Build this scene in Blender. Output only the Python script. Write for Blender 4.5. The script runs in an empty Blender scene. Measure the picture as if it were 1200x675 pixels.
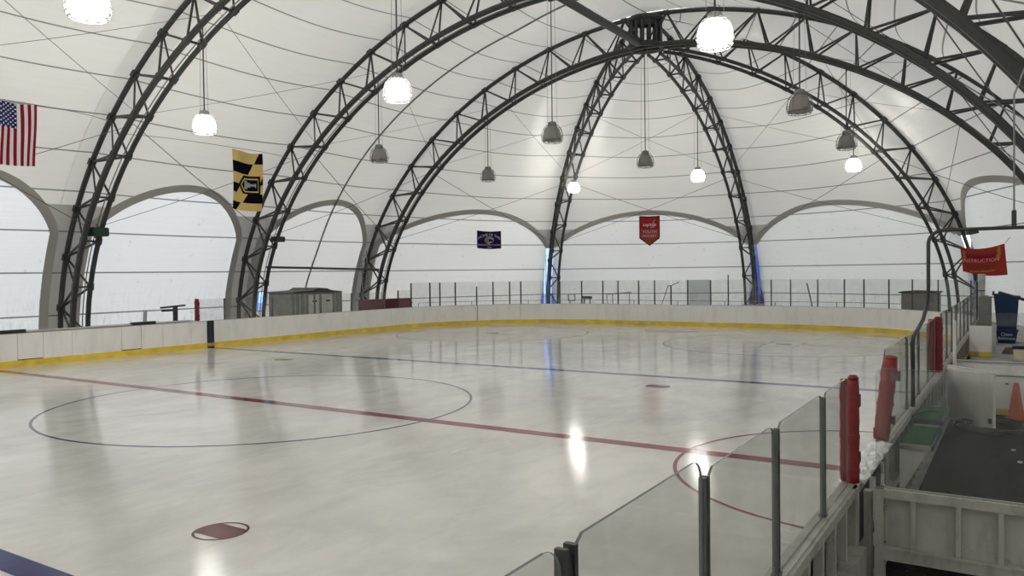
import bpy, bmesh, math, random
from mathutils import Vector, Matrix
random.seed(7)
PI = math.pi
sc = bpy.context.scene
COL = sc.collection

# ------------------------------------------------------------------ helpers
class MB:
    def __init__(s): s.v = []; s.f = []; s.mi = []; s.uv = None
    def add(s, vs, fs, mi=0):
        o = len(s.v); s.v += [tuple(v) for v in vs]
        s.f += [tuple(i + o for i in f) for f in fs]; s.mi += [mi] * len(fs); return s
    def box(s, x0, x1, y0, y1, z0, z1, mi=0):
        vs = [(x, y, z) for z in (z0, z1) for y in (y0, y1) for x in (x0, x1)]
        return s.add(vs, [(0, 2, 3, 1), (4, 5, 7, 6), (0, 1, 5, 4), (2, 6, 7, 3), (0, 4, 6, 2), (1, 3, 7, 5)], mi)
    def cbox(s, x0, x1, y0, y1, z0, z1, c=.01, mi=0):
        """box with chamfered edges"""
        bm = bmesh.new(); bmesh.ops.create_cube(bm, size=1)
        for v in bm.verts:
            v.co = Vector(((x0 + x1) / 2 + v.co.x * (x1 - x0), (y0 + y1) / 2 + v.co.y * (y1 - y0), (z0 + z1) / 2 + v.co.z * (z1 - z0)))
        bmesh.ops.bevel(bm, geom=bm.edges[:], offset=c, segments=2, affect='EDGES')
        bm.verts.index_update()
        s.add([v.co[:] for v in bm.verts], [[v.index for v in f.verts] for f in bm.faces], mi); bm.free(); return s
    def beam(s, a, b, w, h=None, up=(0, 0, 1), mi=0):
        """rectangular bar from a to b"""
        a = Vector(a); b = Vector(b); h = h or w; d = (b - a).normalized(); u = Vector(up)
        if abs(d.dot(u)) > .98: u = Vector((1, 0, 0))
        r = d.cross(u).normalized(); u = r.cross(d)
        vs = []
        for p in (a, b):
            for i, j in ((-1, -1), (1, -1), (1, 1), (-1, 1)): vs.append(p + r * i * w / 2 + u * j * h / 2)
        return s.add(vs, [(0, 1, 2, 3), (7, 6, 5, 4), (0, 4, 5, 1), (1, 5, 6, 2), (2, 6, 7, 3), (3, 7, 4, 0)], mi)
    def tube(s, pts, r, n=8, closed=False, mi=0, radii=None):
        pts = [Vector(p) for p in pts]; N = len(pts); vs = []; fs = []
        up = None
        for i, p in enumerate(pts):
            if closed: d = pts[(i + 1) % N] - pts[i - 1]
            else: d = pts[min(i + 1, N - 1)] - pts[max(i - 1, 0)]
            d.normalize()
            if up is None:
                up = Vector((0, 0, 1)) if abs(d.z) < .9 else Vector((1, 0, 0))
            a = d.cross(up).normalized(); up = a.cross(d).normalized()
            rr = radii[i] if radii else r
            for k in range(n):
                t = 2 * PI * (k + .5) / n; vs.append(p + a * math.cos(t) * rr + up * math.sin(t) * rr)
        for i in range(N if closed else N - 1):
            j = (i + 1) % N
            for k in range(n):
                fs.append((i * n + k, i * n + (k + 1) % n, j * n + (k + 1) % n, j * n + k))
        if not closed:
            fs.append(tuple(range(n - 1, -1, -1))); fs.append(tuple((N - 1) * n + k for k in range(n)))
        return s.add(vs, fs, mi)
    def lathe(s, prof, c=(0, 0, 0), n=20, mi=0):
        vs = []; fs = []
        for r, z in prof:
            for k in range(n):
                t = 2 * PI * k / n; vs.append((c[0] + r * math.cos(t), c[1] + r * math.sin(t), c[2] + z))
        for i in range(len(prof) - 1):
            for k in range(n):
                fs.append((i * n + k, i * n + (k + 1) % n, (i + 1) * n + (k + 1) % n, (i + 1) * n + k))
        return s.add(vs, fs, mi)
    def prism(s, poly, y0, y1, axis=1, mi=0):
        """polygon in two coordinates, extruded along axis"""
        def P(a, b, c):
            return {0: (c, a, b), 1: (a, c, b), 2: (a, b, c)}[axis]
        n = len(poly); vs = [P(a, b, y0) for a, b in poly] + [P(a, b, y1) for a, b in poly]
        fs = [tuple(range(n)), tuple(range(2 * n - 1, n - 1, -1))] + [(i, i + n, (i + 1) % n + n, (i + 1) % n) for i in range(n)]
        return s.add(vs, fs, mi)
    def build(s, name, mats, parent=None, smooth=False, loc=None):
        me = bpy.data.meshes.new(name)
        o = bpy.data.objects.new(name, me); COL.objects.link(o)
        off = Vector((0, 0, 0))
        if parent is not None:
            o.parent = parent; off = world_loc(parent)
        elif loc is not None:
            off = Vector(loc); o.location = off
        me.from_pydata([tuple(Vector(v) - off) for v in s.v], [], s.f)
        if not isinstance(mats, (list, tuple)): mats = [mats]
        for m in mats: me.materials.append(m)
        if len(mats) > 1: me.polygons.foreach_set('material_index', s.mi)
        if s.uv:
            ul = me.uv_layers.new(name='UVMap')
            for l in me.loops: ul.data[l.index].uv = s.uv[l.vertex_index]
        bm = bmesh.new(); bm.from_mesh(me); bmesh.ops.recalc_face_normals(bm, faces=bm.faces[:]); bm.to_mesh(me); bm.free()
        if smooth: me.polygons.foreach_set('use_smooth', [True] * len(me.polygons))
        me.update()
        return o

def world_loc(o):
    v = Vector(o.location)
    while o.parent: o = o.parent; v = v + Vector(o.location)
    return v
def tag(o, label=None, cat=None, group=None, kind=None):
    if label: o['label'] = label
    if cat: o['category'] = cat
    if group: o['group'] = group
    if kind: o['kind'] = kind
    return o
def empty(name, loc, label, cat, group=None):
    o = bpy.data.objects.new(name, None); COL.objects.link(o); o.location = loc; o.empty_display_size = .2
    return tag(o, label, cat, group)
def copy_tree(o, loc):
    r = o.copy(); COL.objects.link(r); r.location = loc
    for ch in list(o.children):
        c = ch.copy(); COL.objects.link(c); c.parent = r
        for g in list(ch.children):
            d = g.copy(); COL.objects.link(d); d.parent = c
    return r
ORD = ['first', 'second', 'third', 'fourth', 'fifth', 'sixth', 'seventh', 'eighth', 'ninth', 'tenth', 'eleventh', 'twelfth', 'thirteenth',
       'fourteenth', 'fifteenth', 'sixteenth', 'seventeenth', 'eighteenth', 'nineteenth', 'twentieth', 'twenty-first', 'twenty-second', 'twenty-third', 'twenty-fourth', 'twenty-fifth', 'twenty-sixth', 'twenty-seventh']

# ------------------------------------------------------------------ materials
class NT:
    def __init__(s, name):
        s.m = bpy.data.materials.new(name); s.m.use_nodes = True; s.t = s.m.node_tree; s.t.nodes.clear()
        s.out = s.n('ShaderNodeOutputMaterial')
    def n(s, t, **k):
        x = s.t.nodes.new(t)
        for a, b in k.items():
            if a.startswith('i_'): x.inputs[int(a[2:]) if a[2:].isdigit() else a[2:].replace('_', ' ')].default_value = b
            else: setattr(x, a, b)
        return x
    def l(s, a, b): s.t.links.new(a, b)
    def math(s, op, a, b=None, c=None):
        x = s.n('ShaderNodeMath', operation=op)
        for i, v in enumerate((a, b, c)):
            if v is None: continue
            if isinstance(v, (int, float)): x.inputs[i].default_value = v
            else: s.l(v, x.inputs[i])
        return x.outputs[0]
    def mix(s, f, a, b):
        x = s.n('ShaderNodeMix', data_type='RGBA')
        for i, v in ((0, f), (6, a), (7, b)):
            if isinstance(v, (int, float)): x.inputs[i].default_value = v
            elif isinstance(v, tuple): x.inputs[i].default_value = v + (1,) if len(v) == 3 else v
            else: s.l(v, x.inputs[i])
        return x.outputs[2]
    def ramp(s, f, *st):
        x = s.n('ShaderNodeValToRGB'); s.l(f, x.inputs[0]); e = x.color_ramp.elements
        while len(e) < len(st): e.new(.5)
        for i, (p, c) in enumerate(st):
            e[i].position = p; e[i].color = (c, c, c, 1) if isinstance(c, (int, float)) else tuple(c) + (1,)
        return x.outputs[0]
    def noise(s, vec, scale, detail=4, rough=.55, dist=0):
        x = s.n('ShaderNodeTexNoise'); x.inputs['Scale'].default_value = scale; x.inputs['Detail'].default_value = detail
        x.inputs['Roughness'].default_value = rough; x.inputs['Distortion'].default_value = dist
        if vec is not None: s.l(vec, x.inputs['Vector'])
        return x.outputs['Fac']

def mat(name, col, rough=.5, metal=0., var=.12, scale=6, spec=.5, bump=0.):
    """painted / plain surface with a little mottling"""
    k = NT(name); tc = k.n('ShaderNodeTexCoord')
    f = k.noise(tc.outputs['Object'], scale, 5)
    c0 = tuple(c * (1 - var) for c in col); c1 = tuple(min(1, c * (1 + var)) for c in col)
    b = k.n('ShaderNodeBsdfPrincipled'); k.l(k.mix(k.ramp(f, (.3, 0), (.7, 1)), c0, c1), b.inputs['Base Color'])
    b.inputs['Roughness'].default_value = rough; b.inputs['Metallic'].default_value = metal
    b.inputs['Specular IOR Level'].default_value = spec
    if bump:
        bp = k.n('ShaderNodeBump'); bp.inputs['Strength'].default_value = bump; bp.inputs['Distance'].default_value = .02
        k.l(k.noise(tc.outputs['Object'], scale * 5, 6), bp.inputs['Height']); k.l(bp.outputs[0], b.inputs['Normal'])
    k.l(b.outputs[0], k.out.inputs[0]); return k.m

def worn_white(name, col, dirt, amt=.5, scale=3):
    k = NT(name); tc = k.n('ShaderNodeTexCoord')
    mp = k.n('ShaderNodeMapping'); mp.inputs['Scale'].default_value = (1, 1, .35); k.l(tc.outputs['Object'], mp.inputs[0])
    f = k.ramp(k.noise(mp.outputs[0], scale, 8, .65), (.48, 0), (.75, amt))
    g = k.ramp(k.noise(tc.outputs['Object'], 40, 3), (.66, 0), (.72, amt))
    f2 = k.math('MAXIMUM', f, g)
    b = k.n('ShaderNodeBsdfPrincipled'); k.l(k.mix(f2, col, dirt), b.inputs['Base Color'])
    b.inputs['Roughness'].default_value = .45
    k.l(b.outputs[0], k.out.inputs[0]); return k.m

def fabric(name, col, trans_col, trans, two_layer=False, dirty=0., gloss=.05, seam=.5):
    """PVC tent membrane: diffuse + translucent, welded seams at even arc lengths (UV v = arc length in m)"""
    k = NT(name); uv = k.n('ShaderNodeUVMap'); sp = k.n('ShaderNodeSeparateXYZ'); k.l(uv.outputs[0], sp.inputs[0])
    v = sp.outputs[1]
    m = k.math('MODULO', k.math('ADD', v, 350 - 1.35 + .875), 1.75)
    line = k.math('LESS_THAN', k.math('ABSOLUTE', k.math('SUBTRACT', m, .875)), .030)
    tc = k.n('ShaderNodeTexCoord')
    n1 = k.noise(tc.outputs['Object'], .35, 6, .6)
    mp = k.n('ShaderNodeMapping'); mp.inputs['Scale'].default_value = (.25, 5, 1); k.l(uv.outputs[0], mp.inputs[0])
    n2 = k.noise(mp.outputs[0], .8, 5, .6)
    f = k.math('MULTIPLY', k.math('ADD', n1, n2), .5)
    c = k.mix(k.ramp(f, (.35, 0), (.65, 1)), tuple(x * .93 for x in col), col)
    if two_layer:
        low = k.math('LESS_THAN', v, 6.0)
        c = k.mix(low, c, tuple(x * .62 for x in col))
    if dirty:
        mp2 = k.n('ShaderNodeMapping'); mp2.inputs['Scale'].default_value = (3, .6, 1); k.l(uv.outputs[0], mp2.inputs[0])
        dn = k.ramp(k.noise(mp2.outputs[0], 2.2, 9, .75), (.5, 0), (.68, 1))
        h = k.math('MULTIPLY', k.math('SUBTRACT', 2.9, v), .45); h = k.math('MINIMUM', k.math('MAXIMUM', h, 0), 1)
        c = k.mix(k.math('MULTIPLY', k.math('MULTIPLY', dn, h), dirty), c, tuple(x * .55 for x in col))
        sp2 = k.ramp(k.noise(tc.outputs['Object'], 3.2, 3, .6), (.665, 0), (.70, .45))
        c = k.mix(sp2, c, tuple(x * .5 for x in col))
    c = k.mix(k.math('MULTIPLY', line, seam), c, (.10, .09, .08))
    d = k.n('ShaderNodeBsdfDiffuse'); k.l(c, d.inputs[0])
    t = k.n('ShaderNodeBsdfTranslucent'); k.l(k.mix(k.math('MULTIPLY', line, seam), trans_col, (.1, .1, .1)), t.inputs[0])
    tf = trans
    mx = k.n('ShaderNodeMixShader'); mx.inputs[0].default_value = trans
    if two_layer:
        k.l(k.math('MULTIPLY_ADD', low, -trans * .65, trans), mx.inputs[0])
    k.l(d.outputs[0], mx.inputs[1]); k.l(t.outputs[0], mx.inputs[2])
    g = k.n('ShaderNodeBsdfGlossy'); g.inputs['Roughness'].default_value = .33; g.inputs[0].default_value = (1, 1, 1, 1)
    m2 = k.n('ShaderNodeMixShader'); m2.inputs[0].default_value = gloss
    bp = k.n('ShaderNodeBump'); bp.inputs['Strength'].default_value = .5; bp.inputs['Distance'].default_value = .06
    k.l(k.math('SUBTRACT', n2, line), bp.inputs['Height'])
    k.l(bp.outputs[0], d.inputs['Normal']); k.l(bp.outputs[0], g.inputs['Normal'])
    k.l(mx.outputs[0], m2.inputs[1]); k.l(g.outputs[0], m2.inputs[2]); k.l(m2.outputs[0], k.out.inputs[0])
    return k.m

def glass(name, tint, ior=1.5, rough=.02, haze=.03):
    k = NT(name)
    t = k.n('ShaderNodeBsdfTransparent'); t.inputs[0].default_value = tint + (1,)
    g = k.n('ShaderNodeBsdfGlossy'); g.inputs['Roughness'].default_value = rough
    tc = k.n('ShaderNodeTexCoord')
    d = k.n('ShaderNodeBsdfDiffuse'); d.inputs[0].default_value = (.6, .6, .58, 1)
    lw = k.n('ShaderNodeLayerWeight'); lw.inputs[0].default_value = .5
    fr_ = k.math('MULTIPLY_ADD', k.math('POWER', lw.outputs['Facing'], 5.0), .30, .02)
    m0 = k.n('ShaderNodeMixShader'); k.l(k.ramp(k.noise(tc.outputs['Object'], 3, 8, .7), (.35, haze * .5), (.8, haze * 2)), m0.inputs[0])
    k.l(t.outputs[0], m0.inputs[1]); k.l(d.outputs[0], m0.inputs[2])
    m1 = k.n('ShaderNodeMixShader'); k.l(fr_, m1.inputs[0]); k.l(m0.outputs[0], m1.inputs[1]); k.l(g.outputs[0], m1.inputs[2])
    k.l(m1.outputs[0], k.out.inputs[0]); return k.m

def emis(name, col, st):
    k = NT(name); e = k.n('ShaderNodeEmission'); e.inputs[0].default_value = col + (1,); e.inputs[1].default_value = st
    k.l(e.outputs[0], k.out.inputs[0]); return k.m

def ice_mat(name, base, worn=True):
    k = NT(name); tc = k.n('ShaderNodeTexCoord'); ob = tc.outputs['Object']
    n1 = k.noise(ob, .30, 8, .62, .6)
    mp = k.n('ShaderNodeMapping'); mp.inputs['Rotation'].default_value = (0, 0, .5); mp.inputs['Scale'].default_value = (1.6, .7, 1); k.l(ob, mp.inputs[0])
    n2 = k.noise(mp.outputs[0], 1.3, 9, .72, .5)
    mp3 = k.n('ShaderNodeMapping'); mp3.inputs['Rotation'].default_value = (0, 0, -.55); mp3.inputs['Scale'].default_value = (6, 1.1, 1); k.l(ob, mp3.inputs[0])
    n3 = k.noise(mp3.outputs[0], 1.5, 9, .8, .8)
    f = k.math('ADD', k.math('MULTIPLY', n1, .6), k.math('MULTIPLY', n2, .4))
    lo = tuple(c * .78 for c in base)
    c = k.mix(k.ramp(f, (.40, 0), (.60, 1)), lo, base)
    patch = k.ramp(k.noise(ob, .22, 3, .5), (.52, 0), (.66, 1))
    sc_ = k.math('MULTIPLY', k.ramp(n3, (.56, 0), (.70, .55 if worn else .2)), patch)
    c = k.mix(sc_, c, tuple(min(1, x * 1.2 + .05) for x in base))
    b = k.n('ShaderNodeBsdfPrincipled'); k.l(c, b.inputs['Base Color'])
    b.inputs['IOR'].default_value = 1.31; b.inputs['Specular IOR Level'].default_value = .5
    r = k.math('MULTIPLY_ADD', k.ramp(k.math('ADD', k.math('MULTIPLY', n2, .5), k.math('MULTIPLY', n3, .5)), (.35, 0), (.7, 1)), .12, .055)
    k.l(r, b.inputs['Roughness'])
    bp = k.n('ShaderNodeBump'); bp.inputs['Strength'].default_value = .07; bp.inputs['Distance'].default_value = .01
    k.l(k.math('ADD', n3, k.math('MULTIPLY', k.noise(ob, 14, 6, .7), .4)), bp.inputs['Height']); k.l(bp.outputs[0], b.inputs['Normal'])
    k.l(b.outputs[0], k.out.inputs[0]); return k.m

M = {}
M['steel'] = mat('dark_painted_steel', (.034, .036, .033), .5, 0, .2, 4)
M['galv'] = mat('galvanised_steel', (.22, .22, .21), .45, .6, .15, 5)
M['alu'] = mat('grey_aluminium', (.16, .165, .16), .4, .7, .15, 8)
M['alu_dark'] = mat('dark_aluminium', (.055, .056, .053), .4, .5, .15, 8)
M['cable'] = mat('thin_wire', (.10, .10, .095), .6)
M['rod'] = mat('grey_suspension_rod', (.05, .05, .05), .6)
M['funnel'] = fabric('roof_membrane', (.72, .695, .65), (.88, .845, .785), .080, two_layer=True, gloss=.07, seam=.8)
M['wall_l'] = fabric('sunlit_wall_membrane', (.74, .75, .755), (.90, .905, .92), .124, dirty=.9, gloss=.03, seam=.85)  # left bays: sun-side brightness put into a paler, more translucent fabric
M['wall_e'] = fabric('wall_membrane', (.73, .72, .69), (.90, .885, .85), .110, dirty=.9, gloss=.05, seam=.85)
M['belt'] = fabric('grey_webbing_belt', (.46, .45, .42), (.7, .68, .62), .06, seam=.0, gloss=.02)
M['ice'] = ice_mat('worn_ice', (.69, .675, .635))
M['ice_red'] = ice_mat('red_paint_under_ice', (.24, .022, .042), False)
M['ice_dred'] = ice_mat('dull_red_paint_under_ice', (.12, .010, .018), False)
M['ice_blue'] = ice_mat('blue_paint_under_ice', (.016, .03, .14), False)
M['ice_navy'] = ice_mat('navy_paint_under_ice', (.04, .045, .11), False)
M['ice_faint'] = ice_mat('faint_grey_paint_under_ice', (.24, .24, .26), False)
M['ice_crease'] = ice_mat('pale_blue_paint_under_ice', (.28, .32, .45), False)
M['board'] = worn_white('white_board_plastic', (.86, .84, .80), (.52, .50, .46), .35, 2.5)
M['board_d'] = worn_white('scuffed_board_plastic', (.80, .78, .73), (.42, .40, .36), .45, 3)
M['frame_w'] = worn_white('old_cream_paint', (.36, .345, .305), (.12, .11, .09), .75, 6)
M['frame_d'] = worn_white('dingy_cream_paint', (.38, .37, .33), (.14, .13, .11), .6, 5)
M['kick'] = mat('yellow_kick_plate', (.78, .56, .05), .4, 0, .2, 2)
M['kick_d'] = mat('faded_yellow_kick_plate', (.50, .38, .06), .5, 0, .25, 5)
M['black'] = mat('black_plastic', (.012, .012, .013), .5)
M['navy'] = mat('navy_plastic', (.010, .012, .035), .4)
M['grey'] = mat('grey_ledge', (.42, .42, .40), .6)
M['rubber'] = None
M['red_pad'] = mat('red_vinyl_padding', (.17, .004, .007), .45, 0, .25, 9, bump=.3)
M['red_pad_old'] = mat('faded_red_vinyl_padding', (.21, .016, .02), .5, 0, .3, 14, bump=.5)
M['red_box'] = mat('dark_red_plastic', (.14, .010, .013), .5, 0, .2, 3)
M['green'] = mat('green_carpet_turf', (.022, .085, .034), 1., 0, .3, 14, spec=.08, bump=.6)
M['navy_trim'] = mat('dark_blue_trim', (.02, .03, .07), .6)
M['orange'] = mat('orange_cone_rubber', (.50, .075, .015), .5, 0, .15, 4)
M['blue_bin'] = mat('blue_bin_plastic', (.005, .018, .075), .35)
M['blue_bin_d'] = mat('dark_blue_lid_plastic', (.004, .009, .035), .35)
M['cream_plastic'] = mat('cream_plastic', (.62, .55, .38), .5)
M['white_txt'] = mat('white_lettering', (.62, .62, .62), .6, 0, .02)
M['pale_txt'] = mat('pale_lettering', (.45, .42, .48), .6, 0, .02)
M['pink_txt'] = mat('pale_pink_lettering', (.62, .32, .27), .6, 0, .02)
M['dark_txt'] = mat('dark_maroon_lettering', (.07, .012, .02), .6, 0, .02)
M['yel_txt'] = mat('yellow_lettering', (.65, .36, .06), .6, 0, .02)
M['concrete'] = mat('light_concrete', (.34, .33, .31), .8, 0, .2, 4)
M['wood'] = mat('weathered_planks', (.16, .13, .11), .8, 0, .3, 8)
M['snow'] = mat('scraped_ice_snow', (.78, .79, .78), .6, 0, .15, 12, bump=.8)
M['cont'] = mat('galvanised_cabinet', (.24, .24, .22), .6, .1, .2, 3)
M['cont_door'] = mat('pale_cabinet_door', (.62, .60, .55), .6, 0, .12, 3)
M['taupe'] = mat('taupe_plastic_box', (.19, .18, .165), .6, 0, .1, 3)
M['dark_wall'] = mat('dark_block_wall', (.03, .03, .03), .8)
M['glass'] = glass('rink_glass', (.90, .91, .90), haze=.05)
M['glass_far'] = glass('far_rink_glass', (.93, .935, .93), haze=.035)
M['glass_grey'] = glass('hazy_grey_glass', (.70, .71, .72), haze=.06)
M['glass_edge'] = mat('polished_glass_edge', (.12, .13, .125), .2, 0, .1, 4)
M['vinyl'] = glass('clear_blue_vinyl', (.44, .56, .86), haze=.02); M['vinyl_d'] = glass('dimmed_blue_vinyl', (.10, .15, .32), haze=.05)  # blue daylight tint put into the panes; darker copy dims two gaps
M['bulb'] = emis('lit_lamp_glass', (1., .96, .90), 48)
M['bell'] = None

def rubber():
    k = NT('black_rubber_mat'); tc = k.n('ShaderNodeTexCoord'); ob = tc.outputs['Object']
    f = k.ramp(k.noise(ob, 5, 10, .75, .4), (.42, 0), (.75, 1))
    vo = k.n('ShaderNodeTexVoronoi'); vo.inputs['Scale'].default_value = 9; k.l(ob, vo.inputs['Vector'])
    spots = k.math('LESS_THAN', vo.outputs['Distance'], .10)
    c = k.mix(f, (.007, .007, .007), (.028, .027, .025)); c = k.mix(k.math('MULTIPLY', spots, .35), c, (.2, .2, .19))
    b = k.n('ShaderNodeBsdfPrincipled'); k.l(c, b.inputs['Base Color']); b.inputs['Roughness'].default_value = .85; b.inputs['Specular IOR Level'].default_value = .05
    bp = k.n('ShaderNodeBump'); bp.inputs['Strength'].default_value = .5; bp.inputs['Distance'].default_value = .01
    k.l(k.noise(ob, 30, 6), bp.inputs['Height']); k.l(bp.outputs[0], b.inputs['Normal']); k.l(b.outputs[0], k.out.inputs[0]); return k.m
M['rubber'] = rubber()
def bellm():
    k = NT('unlit_lamp_glass'); d = k.n('ShaderNodeBsdfPrincipled'); d.inputs['Base Color'].default_value = (.30, .27, .25, 1); d.inputs['Roughness'].default_value = .2
    tc = k.n('ShaderNodeTexCoord'); w = k.n('ShaderNodeTexWave'); w.bands_direction = 'Z'; w.inputs['Scale'].default_value = 14; k.l(tc.outputs['Object'], w.inputs['Vector'])
    k.l(k.mix(w.outputs['Fac'], (.26, .235, .22), (.50, .46, .44)), d.inputs['Base Color'])
    t = k.n('ShaderNodeBsdfTransparent'); t.inputs[0].default_value = (.75, .72, .70, 1)
    m = k.n('ShaderNodeMixShader'); m.inputs[0].default_value = .72; k.l(t.outputs[0], m.inputs[1]); k.l(d.outputs[0], m.inputs[2]); k.l(m.outputs[0], k.out.inputs[0]); return k.m
M['bell'] = bellm()

# ------------------------------------------------------------------ camera
cam_d = bpy.data.cameras.new('camera'); cam = bpy.data.objects.new('camera', cam_d); COL.objects.link(cam); sc.camera = cam
cam_d.sensor_width = 36; cam_d.lens = 923.333 / 1200 * 36; cam_d.clip_start = .05; cam_d.clip_end = 500
R_ = Vector((.84143218, .54022497, -.0122014)); U_ = Vector((-1.6777e-5, .02260613, .99974445)); F_ = Vector((-.54036274, .84121694, -.01903059))
mw = Matrix.Identity(4)
for i in range(3): mw[i][0] = R_[i]; mw[i][1] = U_[i]; mw[i][2] = -F_[i]
mw[0][3], mw[1][3], mw[2][3] = 14.2154, -11.9035, 2.8381
cam.matrix_world = mw

# ------------------------------------------------------------------ light: overcast daylight outside, through the membrane
w = bpy.data.worlds.new('sky'); sc.world = w; w.use_nodes = True
bg = w.node_tree.nodes['Background']; bg.inputs[0].default_value = (.86, .93, 1.0, 1); bg.inputs[1].default_value = 4.5
sun_d = bpy.data.lights.new('sun', 'SUN'); sun = bpy.data.objects.new('sun', sun_d); COL.objects.link(sun)
sun_d.energy = 4.0; sun_d.angle = math.radians(12); sun_d.color = (1, .96, .9)
sun.rotation_euler = (Vector((1.0, .25, -.75))).to_track_quat('-Z', 'Y').to_euler(); sun.location = (-40, 0, 30)

# ------------------------------------------------------------------ tent geometry
XC = -.28; HY = 22.34
C45 = math.sqrt(.5)
def prof(a, h, z0=.62, N=240, ground=False):
    e = 2 / 1.87; pts = []
    for i in range(N + 1):
        t = PI / 2 * i / N; pts.append((a * max(0, math.cos(t)) ** e, z0 + h * math.sin(t) ** e))
    if ground: pts = [(a, 0)] + pts
    L = [0]
    for i in range(1, len(pts)): L.append(L[-1] + math.hypot(pts[i][0] - pts[i - 1][0], pts[i][1] - pts[i - 1][1]))
    return pts, L
def at(pr, s):
    pts, L = pr
    s = max(0, min(s, L[-1])); lo = 0; hi = len(L) - 1
    while hi - lo > 1:
        m = (lo + hi) // 2
        if L[m] <= s: lo = m
        else: hi = m
    t = (s - L[lo]) / max(1e-9, L[hi] - L[lo]); a, b = pts[lo], pts[hi]
    return a[0] + (b[0] - a[0]) * t, a[1] + (b[1] - a[1]) * t
OUT = prof(18.10, 14.02); INN = prof(16.62, 12.54); MEM = prof(18.25, 14.17, ground=True)
ML = MEM[1][-1]
def P3(cy, d, r, z): return Vector((XC + d[0] * r, cy + d[1] * r, z))
DL, DR = (-1, 0), (1, 0)
D45, D90, D135 = (-C45, C45), (0, 1), (C45, C45)

# trusses: one outer chord, two inner chords, lattice between
def half_truss(root, cy, d, NP=13, flip=1):
    side = Vector((-d[1], d[0], 0))
    hs = .30
    oc = [P3(cy, d, *at(OUT, OUT[1][-1] * i / 36)) for i in range(37)]
    ic = [P3(cy, d, *at(INN, INN[1][-1] * i / 36)) for i in range(37)]
    return oc, ic, side, hs
def lattice(root, cy, d, NP=12, k1=None):
    side = Vector((-d[1], d[0], 0)); hs = .30
    Lo, Li = OUT[1][-1], INN[1][-1]
    for k in range(k1 or NP):
        fo = (k + .5) / NP
        o_ = P3(cy, d, *at(OUT, Lo * fo))
        a = P3(cy, d, *at(INN, Li * k / NP)); b = P3(cy, d, *at(INN, Li * (k + 1) / NP))
        m = MB()
        tdir = (b - a).normalized()
        for sg in (-1, 1):
            m.beam(o_, a + side * sg * hs, .06, .06); m.beam(o_, b + side * sg * hs, .07, .07)
        m.beam(b - side * hs, b + side * hs, .07, .07)
        m.beam(o_ - tdir * .13, o_ + tdir * .13, .16, .26, up=tuple(side))       # gusset at the outer node
        for sg in (-1, 1): m.beam(b + side * sg * hs - tdir * .13, b + side * sg * hs + tdir * .13, .13, .22, up=tuple(side))
        m.build('lattice_brace', M['steel'], root)
def arch_truss(cy, label):
    root = empty('arch_truss', (XC, cy, 0), label, 'truss')
    N = 72
    def full(pr, off):
        L = pr[1][-1]; pts = []
        for i in range(N // 2 + 1): r, z = at(pr, L * i / (N / 2)); pts.append(Vector((XC - r, cy + off, z)))
        for i in range(N // 2 - 1, -1, -1): r, z = at(pr, L * i / (N / 2)); pts.append(Vector((XC + r, cy + off, z)))
        return pts
    MB().tube(full(OUT, 0), .10, 8).build('outer_chord', M['steel'], root)
    MB().tube(full(INN, -.30), .115, 8).build('inner_chord', M['steel'], root)
    MB().tube(full(INN, .30), .095, 8).build('inner_chord', M['steel'], root)
    MB().tube(full(INN, .08), .022, 5).build('conduit', M['galv'], root)
    for d in (DL, DR): lattice(root, cy, d)
    for d in (DL, DR):
        b = MB(); r = 17.3
        b.cbox(XC + d[0] * r - .95, XC + d[0] * r + .95, cy - .5, cy + .5, .0, .62, .03)
        b.build('concrete_footing', M['concrete'], root)
        c = MB()
        for rr, o in ((18.02, 0), (16.62, -.3), (16.62, .3)): c.box(XC + d[0] * rr - .17, XC + d[0] * rr + .17, cy + o - .17, cy + o + .17, .62, .68)
        c.build('base_plate', M['steel'], root)
    return root
def radial_truss(d, label):
    root = empty('half_arch_truss', (XC + d[0] * 17.3, HY + d[1] * 17.3, 0), label, 'truss')
    side = Vector((-d[1], d[0], 0))
    Lo, Li = OUT[1][-1], INN[1][-1]
    MB().tube([P3(HY, d, *at(OUT, Lo * i / 36 * .965)) for i in range(37)], .10, 8).build('outer_chord', M['steel'], root)
    for sg in (-1, 1):
        MB().tube([P3(HY, d, *at(INN, Li * i / 36 * .955)) + side * sg * .30 for i in range(37)], .085, 8).build('inner_chord', M['steel'], root)
    lattice(root, HY, d, 12, 11)
    b = MB()
    c = P3(HY, d, 17.3, 0); dv = Vector((d[0], d[1], 0))
    b.beam(c - dv * .95 + Vector((0, 0, .31)), c + dv * .95 + Vector((0, 0, .31)), 1., .62)
    b.build('concrete_footing', M['concrete'], root)
    return root
arch_truss(-3.67, 'dark steel arch truss nearest the camera, passing overhead across the ice')
arch_truss(5.0, 'dark steel arch truss whose left leg stands just right of the striped flag')
arch_truss(13.67, 'dark steel arch truss whose left leg rises beside the black and gold flag')
arch_truss(HY, 'dark steel arch truss that carries the round hub, left leg by the dark red bin')
radial_truss(D45, 'curved half arch truss running down left from the roof hub')
radial_truss(D90, 'curved half arch truss running from the hub down right of the red pennant')
radial_truss(D135, 'curved half arch truss running from the hub down to the orange banner')
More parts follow.
